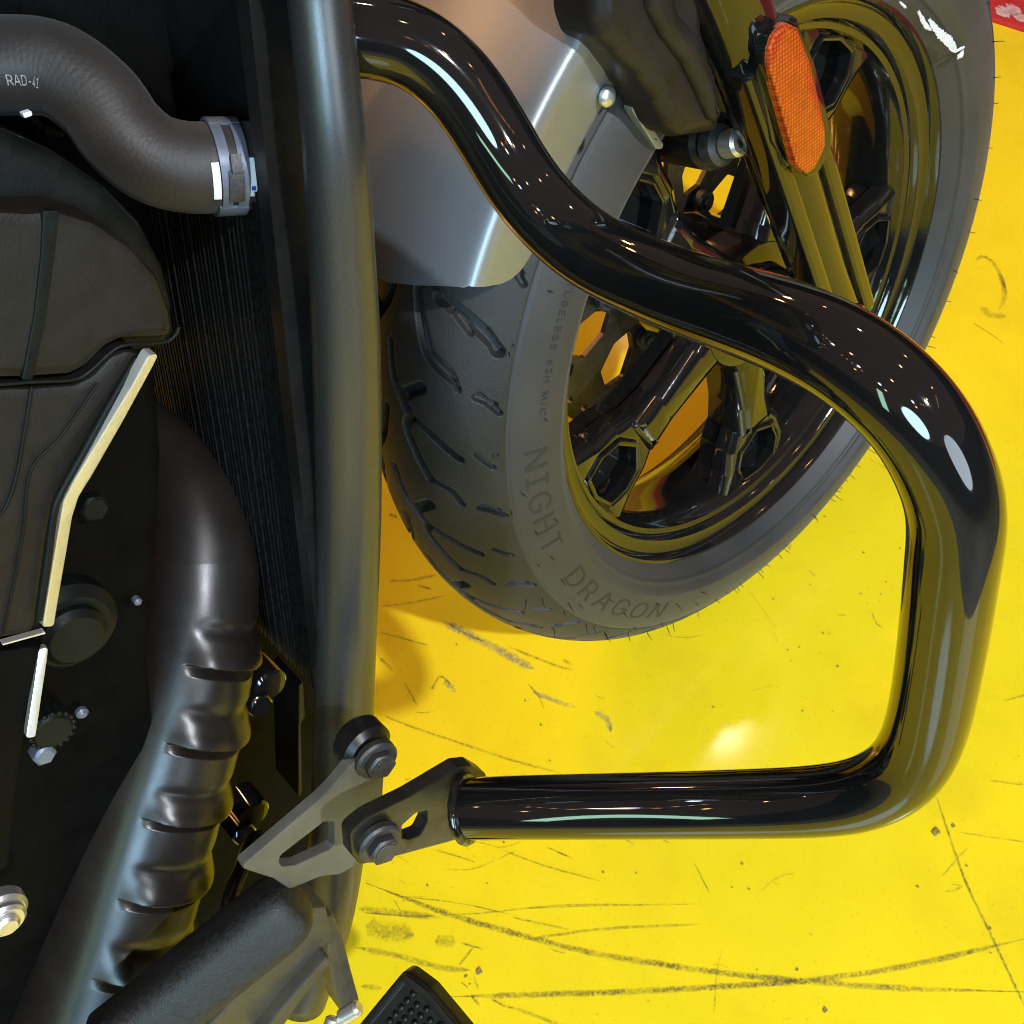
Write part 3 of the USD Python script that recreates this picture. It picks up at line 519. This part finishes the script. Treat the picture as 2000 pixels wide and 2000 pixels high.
# fender: sheet bent round the tyre, flat crown, sloped flanks
def fender_prof():
    return np.array([(-.0700, .2850), (-.0745, .2990), (-.0790, .3150), (-.0815, .3275), (-.0770, .3385), (-.050, .3445), (-.025, .3465), (0, .3470), (.025, .3465), (.050, .3445), (.0770, .3385), (.0815, .3275), (.079, .315), (.0745, .299), (.070, .285)])
fp = fender_prof(); fp_m = np.abs(fp[:, 0]) < .0786; fp[fp[:, 1] > .336, 1] = .347 - .0125 * (fp[fp[:, 1] > .336, 0] / .078) ** 2; fp = np.column_stack([spline(fp, 6)])
ths = np.radians(np.linspace(30, 144.6, 240)); nf = len(fp)
inset = np.clip((np.degrees(ths) - 139.5) / 5.1, 0, 1)                              # rounded lower corners
def fsheet(off):
    rr = fp[None, :, 1] - off; t = ths[:, None] * np.ones(nf)
    ay = np.abs(fp[:, 0]); te_ = np.where(fp[:, 1] > .3340, np.interp(ay, [0, .03, .05, .072, .085], [145.9, 145.5, 144.6, 143.4, 142.9]), np.interp(fp[:, 1], [.285, .288, .294, .301, .310, .3340], [136.8, 139.4, 141.0, 141.9, 142.4, 142.9]))
    t = np.radians(30 + (np.degrees(t) - 30) * ((te_ - 30) / 114.6)[None])
    yy = fp[None, :, 0] * (1 - off / .09) * np.ones((len(ths), 1))
    return np.stack([rr * np.cos(t), yy, rr * np.sin(t) + RW], -1)
o_, i_ = fsheet(0), fsheet(.0028)
allv = np.concatenate([o_, i_[:, ::-1]], 1); nr = allv.shape[1]
fm = trimesh.Trimesh(allv.reshape(-1, 3), grid_faces(len(ths), nr), process=False)
capf = []
for k, flip in ((0, False), (len(ths) - 1, True)):
    for j in range(nf - 1):
        A, B_, C_, D_ = k * nr + j, k * nr + j + 1, k * nr + (nr - 2 - j), k * nr + (nr - 1 - j); capf += [(A, C_, B_), (A, D_, C_)] if flip else [(A, B_, C_), (A, C_, D_)]
fm.faces = np.vstack([fm.faces, capf])
if fm.volume < 0: fm.invert()
FE = obj('front_fender', fm, 'fender_metal', BK, smooth=40)
def on_fender(th, r): return np.array([r * math.cos(math.radians(th)), -.0880, r * math.sin(math.radians(th)) + RW])
q = at_y(1190, 190, -.077)
dome = trimesh.creation.icosphere(3, .0056); dome.vertices[:, 1] *= .6; dome.apply_translation(q + (0, .0015, -.0)); obj('rivet', dome, 'bright_steel', FE)
# stay behind the flank, pale where it is lit
obj('fender_stay', plate([(1222, 195), (1245, 205), (1300, 285), (1306, 292), (1282, 292), (1240, 225)], -.080, .006, r=.002, bev=.001), 'fender_metal', FE)

# crash bar
bar = [(640, 60, .362), (720, 70, .367), (800, 88, .371), (880, 145, .375), (950, 240, .383), (1010, 345, .389), (1075, 425, .391), (1155, 492, .385), (1250, 538, .371), (1350, 578, .354), (1480, 618, .329), (1580, 657, .312), (1670, 706, .302), (1755, 777, .297), (1815, 855, .298), (1855, 945, .308), (1868, 1020, .318), (1860, 1100, .328), (1845, 1220, .345), (1825, 1350, .3615), (1800, 1450, .378), (1755, 1515, .394), (1680, 1553, .410), (1580, 1566, .4245), (1450, 1570, .437), (1300, 1573, .450), (1150, 1575, .463), (1000, 1577, .476), (905, 1580, .485)]
bp = spline(bar, 12); ln = np.concatenate([[0], np.cumsum(np.linalg.norm(np.diff(bp[:, :2], axis=0), axis=1))])
bp[:, 2] = UnivariateSpline(ln, bp[:, 2], k=5, s=len(ln) * .0016 ** 2)(ln)
bp = np.array([at_d(*p) for p in bp])
for _ in range(40): bp[1:-1] = .5 * bp[1:-1] + .25 * (bp[:-2] + bp[2:])          # one smooth bend after another
CB = obj('crash_bar', sweep(bp, .0147, 64), 'gloss_black', BK, smooth=True)
tabB = YPL(-.2100)
tab = plate(B=basis(at_y(800, 1600, -.210), (1, 0, 0), (0, 0.0, 1)), pix=[(684, 1625), (720, 1596), (800, 1556), (895, 1499), (922, 1496), (950, 1512), (962, 1560), (940, 1600), (890, 1642), (780, 1672), (706, 1690), (688, 1672)], y=0, th=.0075, holes=[[(785, 1637), (787, 1612), (812, 1590), (834, 1584), (835, 1606), (822, 1631), (800, 1640)]], r=.004, bev=.0012)
TB = obj('mounting_tab', tab, 'tab_coating', CB, smooth=30)
e = bp[-1]; tdir = (bp[-20] - bp[-1]); tdir /= np.linalg.norm(tdir); u_, w_ = np.cross(tdir, [0, 0, 1.0]), None; u_ /= np.linalg.norm(u_); w_ = np.cross(tdir, u_)
an = np.linspace(0, 2 * np.pi, 90); wl = np.array([e + .0150 * (math.cos(t) * u_ + math.sin(t) * w_) + tdir * .0015 for t in an])
obj('weld_seam', sweep(wl, .0023 + .00010 * np.sin(an * 19), 14, caps=False), 'gloss_black', CB, smooth=True)

# frame down tube
dt = [(612, -130, .325), (622, -20, .338), (640, 150, .352), (655, 300, .368), (668, 500, .397), (677, 700, .430), (681, 1000, .488), (674, 1300, .548), (668, 1500, .585), (658, 1640, .607), (632, 1800, .640), (585, 1950, .665)]
dp_ = spline([at_d(*p) for p in dt], 10)
dr = np.interp(np.linspace(0, 11, len(dp_)), range(12), [.0105, .0108, .0113, .0120, .0132, .0146, .0158, .0165, .0172, .0176, .018, .018])
DT = obj('frame_tube', sweep(dp_, dr, 56), 'satin_frame', BK, smooth=True)
# plate bracket between frame and crash bar
br = plate([(684, 1496), (648, 1539), (626, 1561), (503, 1666), (468, 1695), (500, 1706), (535, 1717), (566, 1738), (626, 1713), (662, 1709), (694, 1692), (700, 1640), (748, 1561), (751, 1505), (742, 1480), (720, 1470)], -.176, .006,
           holes=[[(546, 1684), (548, 1672), (633, 1606), (653, 1606), (654, 1650), (646, 1659), (579, 1690), (552, 1693)]], r=.003, bev=.001, hr=.002)
BR = obj('frame_bracket', br, 'bracket_metal', BK, smooth=30)
q = at_y(716, 1462, -.170)
obj('boss', rod(q + (0, .012, 0), q + (0, -.0035, 0), .0138, 48, bev=.003), 'black_plastic', BR)
def bolt(px, py, y, parent, r, name='hex_bolt'):
    q = at_y(px, py, y); u = np.array([-.12, -1, .10]); u /= np.linalg.norm(u)
    p = obj(name, rod(q - u * .002, q + u * .0035, r, 36, bev=.0012), 'dark_bolt', parent)
    m = cat([hexrod(q + u * .003, q + u * .0085, r * .72), rod(q + u * .0084, q + u * .0090, r * .5, 20, bev=.0003)])
    obj(name, m, 'dark_bolt', parent)
bolt(733, 1480, -.178, BR, .0108); bolt(739, 1642, -.2125, TB, .0108)
# ---------------- radiator
sdir = at_y(700, 1300, -.1) - at_y(600, 0, -.1); sdir[1] = 0; sdir /= np.linalg.norm(sdir)
ndir = np.cross([0, 1.0, 0], sdir); ndir = ndir if ndir[0] < 0 else -ndir           # faces rearwards and up, towards the engine
O = at_y(552, 700, -.100) 
def rad_box(y0, y1, s0, s1, n0, n1):
    m = trimesh.creation.box((y1 - y0, s1 - s0, n1 - n0)); m.vertices += ((y0 + y1) / 2, (s0 + s1) / 2, (n0 + n1) / 2)
    B = np.stack([[0, 1.0, 0], sdir, ndir]); m.vertices = O * [1, 0, 1] + m.vertices @ B; m.fix_normals(); return m
RD = obj('radiator', rad_box(-.098, .17, -.072, .215, -.030, -.012), 'fin_metal', BK, smooth=False)
ny = 0
for y in np.arange(-.094, .165, .0042):
    f0 = rad_box(y, y + .0009, -.07, .213, -.0125, -.0015 + rng.uniform(-.0003, .0003)); obj('cooling_fin', f0, 'fin_metal', RD, smooth=False)
obj('side_rail', rad_box(-.108, -.0985, -.16, .22, -.030, .002), 'black_plastic', RD, smooth=False)
obj('rail_edge', rad_box(-.0984, -.0974, -.06, .215, -.002, .0015), 'dark_bolt', RD, smooth=False)
obj('header_tank', rad_box(-.104, .17, -.16, -.073, -.045, -.016), 'black_plastic', RD, smooth=False)
# ---------------- hose
hp = [(-80, 135, .385), (20, 128, .387), (110, 138, .390), (190, 195, .394), (240, 262, .398), (300, 310, .403), (370, 328, .408), (440, 326, .414), (500, 325, .420)]
hpth = spline([at_d(*p) for p in hp], 24)
def hsh(r, an):
    k = np.arange(len(r))[:, None]; return r[:, None] * (1 + .0018 * np.sin(k * 1.9)) * np.ones(len(an))
HS = obj('radiator_hose', sweep(hpth, .0178, 56, shape=hsh), 'hose_rubber', BK, smooth=True)
t, u, w = frames(hpth); L = len(hpth)
ca = int(L * .868)
def ring(k, r0, r1, wd):
    d = t[k]; c0 = hpth[k]; return sweep(spline([c0 - d * wd / 2, c0 - d * wd / 2 * .99, c0 + d * wd / 2 * .99, c0 + d * wd / 2], 2), r1, 60, caps=False), c0
def arc_band(k, r, wd, th, a0, a1, n=60):
    """Band of width wd and thickness th bent round the hose at point k from angle a0 to a1."""
    c0, d = hpth[k], t[k]; an = np.radians(np.linspace(a0, a1, n)); e = np.cos(an)[:, None] * u[k] + np.sin(an)[:, None] * w[k]
    rows = np.stack([c0 + e * r - d * wd / 2, c0 + e * (r + th) - d * wd / 2, c0 + e * (r + th) + d * wd / 2, c0 + e * r + d * wd / 2], 1)
    m = trimesh.Trimesh(rows.reshape(-1, 3), np.vstack([grid_faces(n, 4), [(0, 1, 2), (0, 2, 3), (4 * n - 4, 4 * n - 2, 4 * n - 3), (4 * n - 4, 4 * n - 1, 4 * n - 2)]]), process=False); m.fix_normals(); return m
CAMD = CAM - hpth[ca]; af = math.degrees(math.atan2(CAMD @ w[ca], CAMD @ u[ca]))      # the side that faces the camera
sgn = 1 if (np.cos(np.radians(af + 40)) * u[ca] + np.sin(np.radians(af + 40)) * w[ca]) @ (-M[:, 1]) < (np.cos(np.radians(af - 40)) * u[ca] + np.sin(np.radians(af - 40)) * w[ca]) @ (-M[:, 1]) else -1   # +: down the picture
CL = obj('hose_clamp', cat([arc_band(ca - 6, .0181, .0042, .0011, 0, 360, 90), arc_band(ca + 6, .0181, .0042, .0011, 0, 360, 90), arc_band(ca, .0181, .012, .0013, af + sgn * 55, af + sgn * 100), arc_band(ca, .0181, .012, .0013, af - sgn * 60, af - sgn * 110)]), 'clamp_steel', BK, smooth=30)
obj('clamp_screw', cat([arc_band(ca, .0188, .006, .002, af + sgn * 5, af + sgn * 40), arc_band(ca, .0195, .004, .003, af - sgn * 12, af + sgn * 6)]), 'dark_bolt', CL, smooth=30)
for k, a0, a1 in ((ca - 12, -6, 18), (ca - 12, 18, 40), (ca + 12, -10, 38)):
    obj('white_strip', arc_band(k, .0181, .0030, .0006, af + sgn * a0, af + sgn * a1, 20), 'plain_white', HS)  # thin white bands round the hose beside the clamp
obj('white_strip', arc_band(ca + 15, .0181, .0030, .0007, af + sgn * 12, af + sgn * 18, 6), 'plain_white', HS)
obj('blue_paint_mark', arc_band(ca + 12, .0187, .0016, .0004, af + sgn * 24, af + sgn * 29, 6), 'blue_paint', HS)
# lettering RAD-41 printed on the hose
txt = meshkit.text_mesh('RAD-41', 1.0, 1.0)
txt = tess(txt, .3); tv_ = txt.vertices; ks = int(L * .14); wtx = tv_[:, 0].max()
def on_hose(x, yv, out):
    kk = np.clip(ks + (x / wtx) * (L * .115), 0, L - 1.001); i0 = kk.astype(int); fr = (kk - i0)[:, None]
    lerp = lambda A: A[i0] * (1 - fr) + A[np.minimum(i0 + 1, L - 1)] * fr
    C, U, V_ = lerp(hpth), lerp(u), lerp(w); a = np.radians(af + sgn * (36 - yv * 12)); return C + (np.cos(a)[:, None] * U + np.sin(a)[:, None] * V_) * (.0180 + out)[:, None]
txt.vertices = on_hose(tv_[:, 0], tv_[:, 1], tv_[:, 2] * .0004); txt.fix_normals(); obj('lettering', txt, 'grey_print', HS, smooth=False)
# port on the radiator where the hose ends
pe = hpth[-1]; obj('hose_port', sweep([pe - t[-1] * .01, pe + t[-1] * .03], [.0165, .0165], 40), 'black_plastic', RD)

# ---------------- engine
EN = obj('engine_block', plate([(-400, 225), (40, 275), (150, 330), (300, 440), (330, 900), (300, 1300), (330, 1600), (300, 2200), (-400, 2400)], -.075, .20, r=.01, bev=.01), 'engine_dark', BK, smooth=30)
up = plate([(-200, 398), (60, 412), (112, 408), (190, 432), (262, 482), (315, 545), (338, 610), (344, 652), (330, 664), (240, 668), (212, 682), (172, 722), (140, 738), (62, 744), (-200, 752)], -.150, .05, r=.004, bev=.0045)
obj('engine_core', plate([(-400, 40), (60, 100), (200, 220), (330, 330), (330, 700), (-400, 700)], .03, .12, r=.01, bev=.01), 'engine_dark', EN, smooth=30)
UC = obj('clutch_cover', up, 'engine_cover', EN, smooth=40)
obj('groove_shade', plate([(84, 412), (118, 410), (108, 500), (88, 640), (64, 745), (42, 745), (66, 620), (80, 500)], -.1508, .004, r=.001, bev=.0006), 'engine_rim', EN)  # dark strip laid on the cover for the shade in its recess
rimpl = plate([(-200, 238), (30, 268), (130, 312), (215, 372), (285, 445), (330, 530), (346, 600), (350, 668), (320, 690), (200, 700), (-200, 760)], -.135, .014, r=.006, bev=.006)
obj('head_cover_rim', rimpl, 'engine_rim', EN, smooth=45)
edge = spline([at_y(*p, -.1515) for p in ((-60, 752), (10, 750), (60, 746), (140, 742), (172, 728), (214, 690), (245, 674), (320, 668), (342, 655), (350, 638))], 8)
obj('gasket_lip', sweep(edge, .0006, 12), 'engine_rim', EN, smooth=True)
lo = plate([(-200, 762), (62, 756), (148, 750), (180, 734), (216, 696), (248, 682), (290, 690), (232, 790), (170, 900), (120, 985), (100, 1040), (86, 1140), (72, 1240), (-200, 1290)], -.150, .05, r=.004, bev=.004)
obj('side_cover', lo, 'engine_cover', EN, smooth=40)
seam = spline([at_y(*p, -.1512) for p in ((62, 756), (50, 830), (32, 930), (5, 1000), (-40, 1030))], 8); obj('cover_seam', sweep(seam, .0006, 10), 'engine_rim', EN, smooth=True)
seam = spline([at_y(*p, -.1512) for p in ((190, 750), (120, 850), (60, 920), (45, 1040), (25, 1150), (5, 1240))], 8); obj('cover_seam', sweep(seam, .0005, 10), 'engine_rim', EN, smooth=True)
dk = spline([at_y(*p, -.153) for p in ((268, 698), (220, 780), (165, 880), (118, 965), (104, 1010), (92, 1100), (75, 1210))], 8); obj('cover_lip', sweep(dk, .0014, 14), 'engine_rim', EN, smooth=True)
obj('machined_strip', plate([(292, 693), (311, 692), (300, 715), (240, 825), (180, 930), (155, 970), (142, 1010), (132, 1070), (118, 1150), (106, 1224), (86, 1226), (84, 1220), (100, 1120), (115, 1030), (124, 980), (145, 940), (200, 850), (255, 760)], -.151, .004, r=.0012, bev=.0006, B=basis(at_y(190, 950, -.151), (1, .05, .12), (0.0, -.30, 1))), 'machined_edge', EN)
obj('lower_case', plate([(-200, 1300), (66, 1262), (88, 1262), (60, 1400), (40, 1500), (20, 1700), (-200, 1750)], -.148, .04, r=.003, bev=.003), 'engine_dark', EN)
obj('machined_strip', plate([(76, 1268), (95, 1264), (92, 1290), (80, 1370), (70, 1440), (51, 1443), (52, 1430), (66, 1340)], -.151, .004, r=.001, bev=.0006, B=basis(at_y(75, 1350, -.151), (1, .05, .12), (0, .25, 1))), 'machined_edge', EN)
obj('machined_strip', plate([(4, 1258), (88, 1235), (90, 1238), (6, 1261)], -.1525, .003, r=.0003, bev=.0002), 'machined_edge', EN)
q = at_y(140, 1235, -.13); obj('oil_cap', cat([rod(q + (0, .016, 0), q, .020, 40, bev=.004), rod(q + (0, .002, 0), q + (0, -.006, 0), .013, 40, bev=.003)]), 'engine_rim', EN)
q = at_y(98, 1420, -.135); obj('ribbed_knob', cat([rod(q + (0, .010, 0), q + (0, -.004, 0), .0085, 24)] + [rod(q + (.0085 * math.cos(a), .004, .0085 * math.sin(a)), q + (.0085 * math.cos(a), -.0035, .0085 * math.sin(a)), .0011, 8) for a in np.linspace(0, 2 * np.pi, 18, endpoint=False)]), 'engine_rim', EN)
q = at_y(86, 1474, -.138); obj('steel_nut', hexrod(q + (0, .006, 0), q + (0, -.002, 0), .0048), 'clamp_steel', EN)
q = at_y(6, 1790, -.150); obj('steel_bolt', cat([rod(q + (0, .008, 0), q, .0105, 32), rod(q, q + (0, -.004, 0), .0085, 32), rod(q + (0, -.003, 0), q + (0, -.007, 0), .005, 24)]), 'bright_steel', EN)
q = at_y(184, 992, -.10); obj('cylinder_nut', hexrod(q + (0, .006, 0), q + (0, -.002, 0), .0062), 'engine_rim', EN)
for px, py, r in ((162, 1395, .0028), (270, 1176, .0018)): q = at_y(px, py, -.10); obj('brass_stud', rod(q + (0, .004, 0), q + (0, -.001, 0), r, 16), 'clamp_steel', EN)
for (x0, y0), (x1, y1) in (((55, 218), (85, 255)), ((85, 255), (125, 262)), ((105, 225), (122, 250))):
    obj('cable_clip', rod(at_d(x0, y0, .45), at_d(x1, y1, .452), .0022, 10), 'dark_bolt', EN)
obj('cable_tie', plate([(44, 222), (62, 216), (64, 226), (48, 232)], -.10, .003, r=.0004, bev=.0003), 'plain_white', EN)
# black shroud behind the hose and the belly below the radiator
obj('radiator_shroud', plate([(-300, -300), (545, -300), (568, 60), (572, 345), (470, 330), (330, 240), (150, 130), (-300, 100)], .005, .10, r=.008, bev=.008), 'engine_dark', BK, smooth=40)
obj('shroud_trim', sweep(spline([at_y(*p, -.060) for p in ((512, 30), (522, 90), (530, 140), (530, 190))], 6), .0016, 10), 'gloss_black', BK, smooth=True)
obj('shroud_trim', sweep(spline([at_y(*p, -.075) for p in ((520, 262), (535, 310), (548, 360), (545, 415))], 6), .0030, 12), 'gloss_black', BK, smooth=True)
obj('belly_cover', plate([(400, 1100), (600, 1180), (655, 1400), (655, 1560), (618, 1790), (560, 1900), (400, 1900), (330, 1500)], .0, .08, r=.01, bev=.008), 'engine_dark', BK, smooth=30)
obj('belly_edge', plate([(584, 1340), (592, 1330), (596, 1400), (588, 1412), (590, 1545), (583, 1560), (582, 1420)], -.05, .03, r=.0006, bev=.0006), 'black_plastic', BK)
# small fittings between exhaust and frame
for px, py in ((500, 1370), (470, 1620)):
    q = at_y(px, py, -.06); obj('banjo_fitting', cat([hexrod(q + (0, .03, 0), q + (0, -.006, 0), .0085), rod(q + (.012, .02, .004), q + (.012, -.002, .004), .0105, 28)]), 'gloss_black', BK, smooth=30)
obj('brake_hose', sweep(spline([at_d(*p) for p in ((540, 1640, .60), (495, 1640, .585), (470, 1700, .565), (448, 1762, .55), (452, 1840, .55))], 10), .0042, 16), 'black_plastic', BK, smooth=True)
q = at_d(424, 1802, .545); obj('hose_union', cat([rod(q, q + (-.012, -.004, .004), .0052, 20)]), 'bright_steel', BK)

# unseen fuel tank above the frame, added to darken the bar reflections
tk = trimesh.creation.icosphere(4, 1.0); v_ = tk.vertices; v_ = np.sign(v_) * np.abs(v_) ** .8; tk.vertices = v_ * (.27, .195, .12) + (-.49, 0, .905)
obj('added_fuel_tank', tk, 'gloss_black', BK, smooth=True)
# ---------------- exhaust with louvred shield
ep = [(250, 800, .575), (330, 880, .568), (395, 985, .562), (408, 1100, .560), (398, 1250, .560), (368, 1400, .562), (330, 1530, .565), (292, 1660, .568), (252, 1800, .572), (205, 1950, .576), (150, 2120, .58)]
epath = spline([at_d(p[0] - 17, p[1], p[2]) for p in ep], 110); nE = len(epath)
widths = np.interp(np.linspace(0, 10, nE), range(11), [110, 150, 190, 222, 232, 250, 262, 268, 275, 282, 290])
deps = np.interp(np.linspace(0, 10, nE), range(11), [p[2] for p in ep]); er = widths / 2 * deps / F
te, ue, we = frames(epath); nv = 220; an = np.linspace(0, 2 * np.pi, nv, endpoint=False)
to_cam = CAM - epath; acam = np.arctan2((to_cam * we).sum(1), (to_cam * ue).sum(1))
pix_r = M[:, 0]                                                                       # picture right
sg = np.sign(np.mean(((np.cos(acam + .8))[:, None] * ue + np.sin(acam + .8)[:, None] * we) @ pix_r - ((np.cos(acam - .8))[:, None] * ue + np.sin(acam - .8)[:, None] * we) @ pix_r))
rel = np.degrees(((an[None] - acam[:, None]) * sg + np.pi) % (2 * np.pi) - np.pi)       # + is the picture's right side
rr = er[:, None] * np.ones(nv)
span = np.linspace(0, 10, nE)
pyv = np.interp(span, range(11), [p[1] for p in ep])
for ly in (1272, 1408, 1543, 1688, 1832):
    s0 = np.interp(ly, pyv, np.arange(nE)); up_len = 26
    step = np.linalg.norm(epath[-1] - epath[0]) / nE * 1000                            # millimetres per ring
    mm = (np.arange(nE)[:, None] - s0) * step - 3.0 * np.clip(rel / 80, -1, 1.2) + 3.5 * np.clip((rel - 62) / 38, 0, 1)   # along the pipe from the lip, + down
    wd = np.clip((rel + 8) / 30, 0, 1) * np.clip((112 - rel) / 14, 0, 1); wd = wd * wd * (3 - 2 * wd)
    rise = np.where(mm <= 0, np.exp(-(mm / 8.5) ** 2), np.clip(1 - mm / .7, 0, 1)) * .0044
    dip = -.0058 * np.clip(mm / .7, 0, 1) * np.clip((5.2 - mm) / 3.4, 0, 1)
    pre = -.0016 * np.exp(-((mm + 15.5) / 3.2) ** 2)
    rr = rr + wd * (rise + dip + pre)
ev = epath[:, None] + rr[..., None] * (np.cos(an)[None, :, None] * ue[:, None] + np.sin(an)[None, :, None] * we[:, None])
em = trimesh.Trimesh(np.vstack([ev.reshape(-1, 3), epath[0], epath[-1]]), np.vstack([grid_faces(nE, nv), [(nE * nv, (k + 1) % nv, k) for k in range(nv)], [(nE * nv + 1, (nE - 1) * nv + k, (nE - 1) * nv + (k + 1) % nv) for k in range(nv)]]), process=False)
EX = obj('exhaust_pipe', em, 'matte_exhaust', BK, smooth=True)

# ---------------- footrest and pedal
fb = at_d(470, 1822, .50); ff, f2 = at_d(583, 1752, .50), at_d(215, 2046, .50); fd = (ff - f2) / np.linalg.norm(ff - f2)
fpth = [f2, f2 + fd * .02, f2 + fd * .05] + [ff - fd * x for x in (.03, .016, .007, .002, 0)]
def fsh(r, an): return r[:, None] / ((np.abs(np.cos(an + .5)) ** 3.4 + np.abs(np.sin(an + .5)) ** 3.4) ** (1 / 3.4))[None]
FR = obj('footrest', sweep(fpth, [.0172, .0172, .0172, .0172, .0170, .0160, .0135, .0095], 44, shape=fsh), 'soft_rubber', BK, smooth=True)
obj('footrest_frame', plate([(600, 1775), (640, 1772), (652, 1830), (630, 1880), (560, 1950), (500, 2040), (380, 2040), (450, 1960), (540, 1860)], -.178, .02, r=.003, bev=.003), 'frame_casting', FR, smooth=30)
obj('footrest_rib', plate([(642, 1868), (652, 1880), (575, 1975), (540, 2030), (505, 2030), (560, 1960)], -.186, .01, r=.002, bev=.002), 'frame_casting', FR, smooth=30)
obj('footrest_stay', plate([(632, 1790), (655, 1790), (672, 1830), (690, 1900), (705, 1955), (694, 1985), (672, 1985), (650, 1930), (640, 1860)], -.172, .016, r=.003, bev=.003), 'frame_casting', FR, smooth=30)
obj('stay_pin', cat([rod(at_d(664, 1990, .515), at_d(702, 1966, .512), .0042, 20), rod(at_d(652, 1985, .512), at_d(640, 2015, .51), .0036, 16)]), 'bright_steel', FR)
# brake pedal
PB = basis(at_d(790, 1895, .60), at_d(700, 2000, .607) - at_d(790, 1895, .60), at_d(900, 2000, .585) - at_d(790, 1895, .60))
pp = to_plane(PB, [(790, 1893), (640, 2075), (760, 2190), (960, 2075), (840, 1930)])
pg = rounded(pp, .0055)
pm = slab(pg, .012, .0025); 
if PB[3] @ (CAM - PB[0]) < 0: pm.vertices[:, 2] *= -1; pm.invert(); sgp = -1
else: sgp = 1
pm.vertices[:, 2] -= sgp * .012
PD = obj('brake_pedal', lift(PB, pm), 'black_plastic', BK, smooth=35)
inn = pg.buffer(-.0075); ring_ = pg.buffer(-.001).difference(pg.buffer(-.0065))
rg = slab(max(ring_.geoms, key=lambda g: g.area) if ring_.geom_type != 'Polygon' else ring_, .0026, .0012)
rg.vertices[:, 2] *= sgp; rg.fix_normals(); obj('pad_border', lift(PB, rg), 'black_plastic', PD, smooth=40)
x0, y0, x1, y1 = inn.bounds
for ix, x in enumerate(np.arange(x0, x1, .0058)):
    for iy, y in enumerate(np.arange(y0, y1, .0058)):
        p = Point(x + (.0029 if iy % 2 else 0), y)
        if inn.contains(p):
            s_ = trimesh.creation.icosphere(2, .0021); s_.vertices[:, 2] *= .9; s_.apply_translation([p.x, p.y, sgp * .0004]); obj('grip_stud', lift(PB, s_), 'black_plastic', PD)
pa = at_d(700, 2150, .62); obj('pedal_arm', rod(pa, pa + np.array([-.12, .03, -.01]), .008, 20), 'satin_frame', PD)
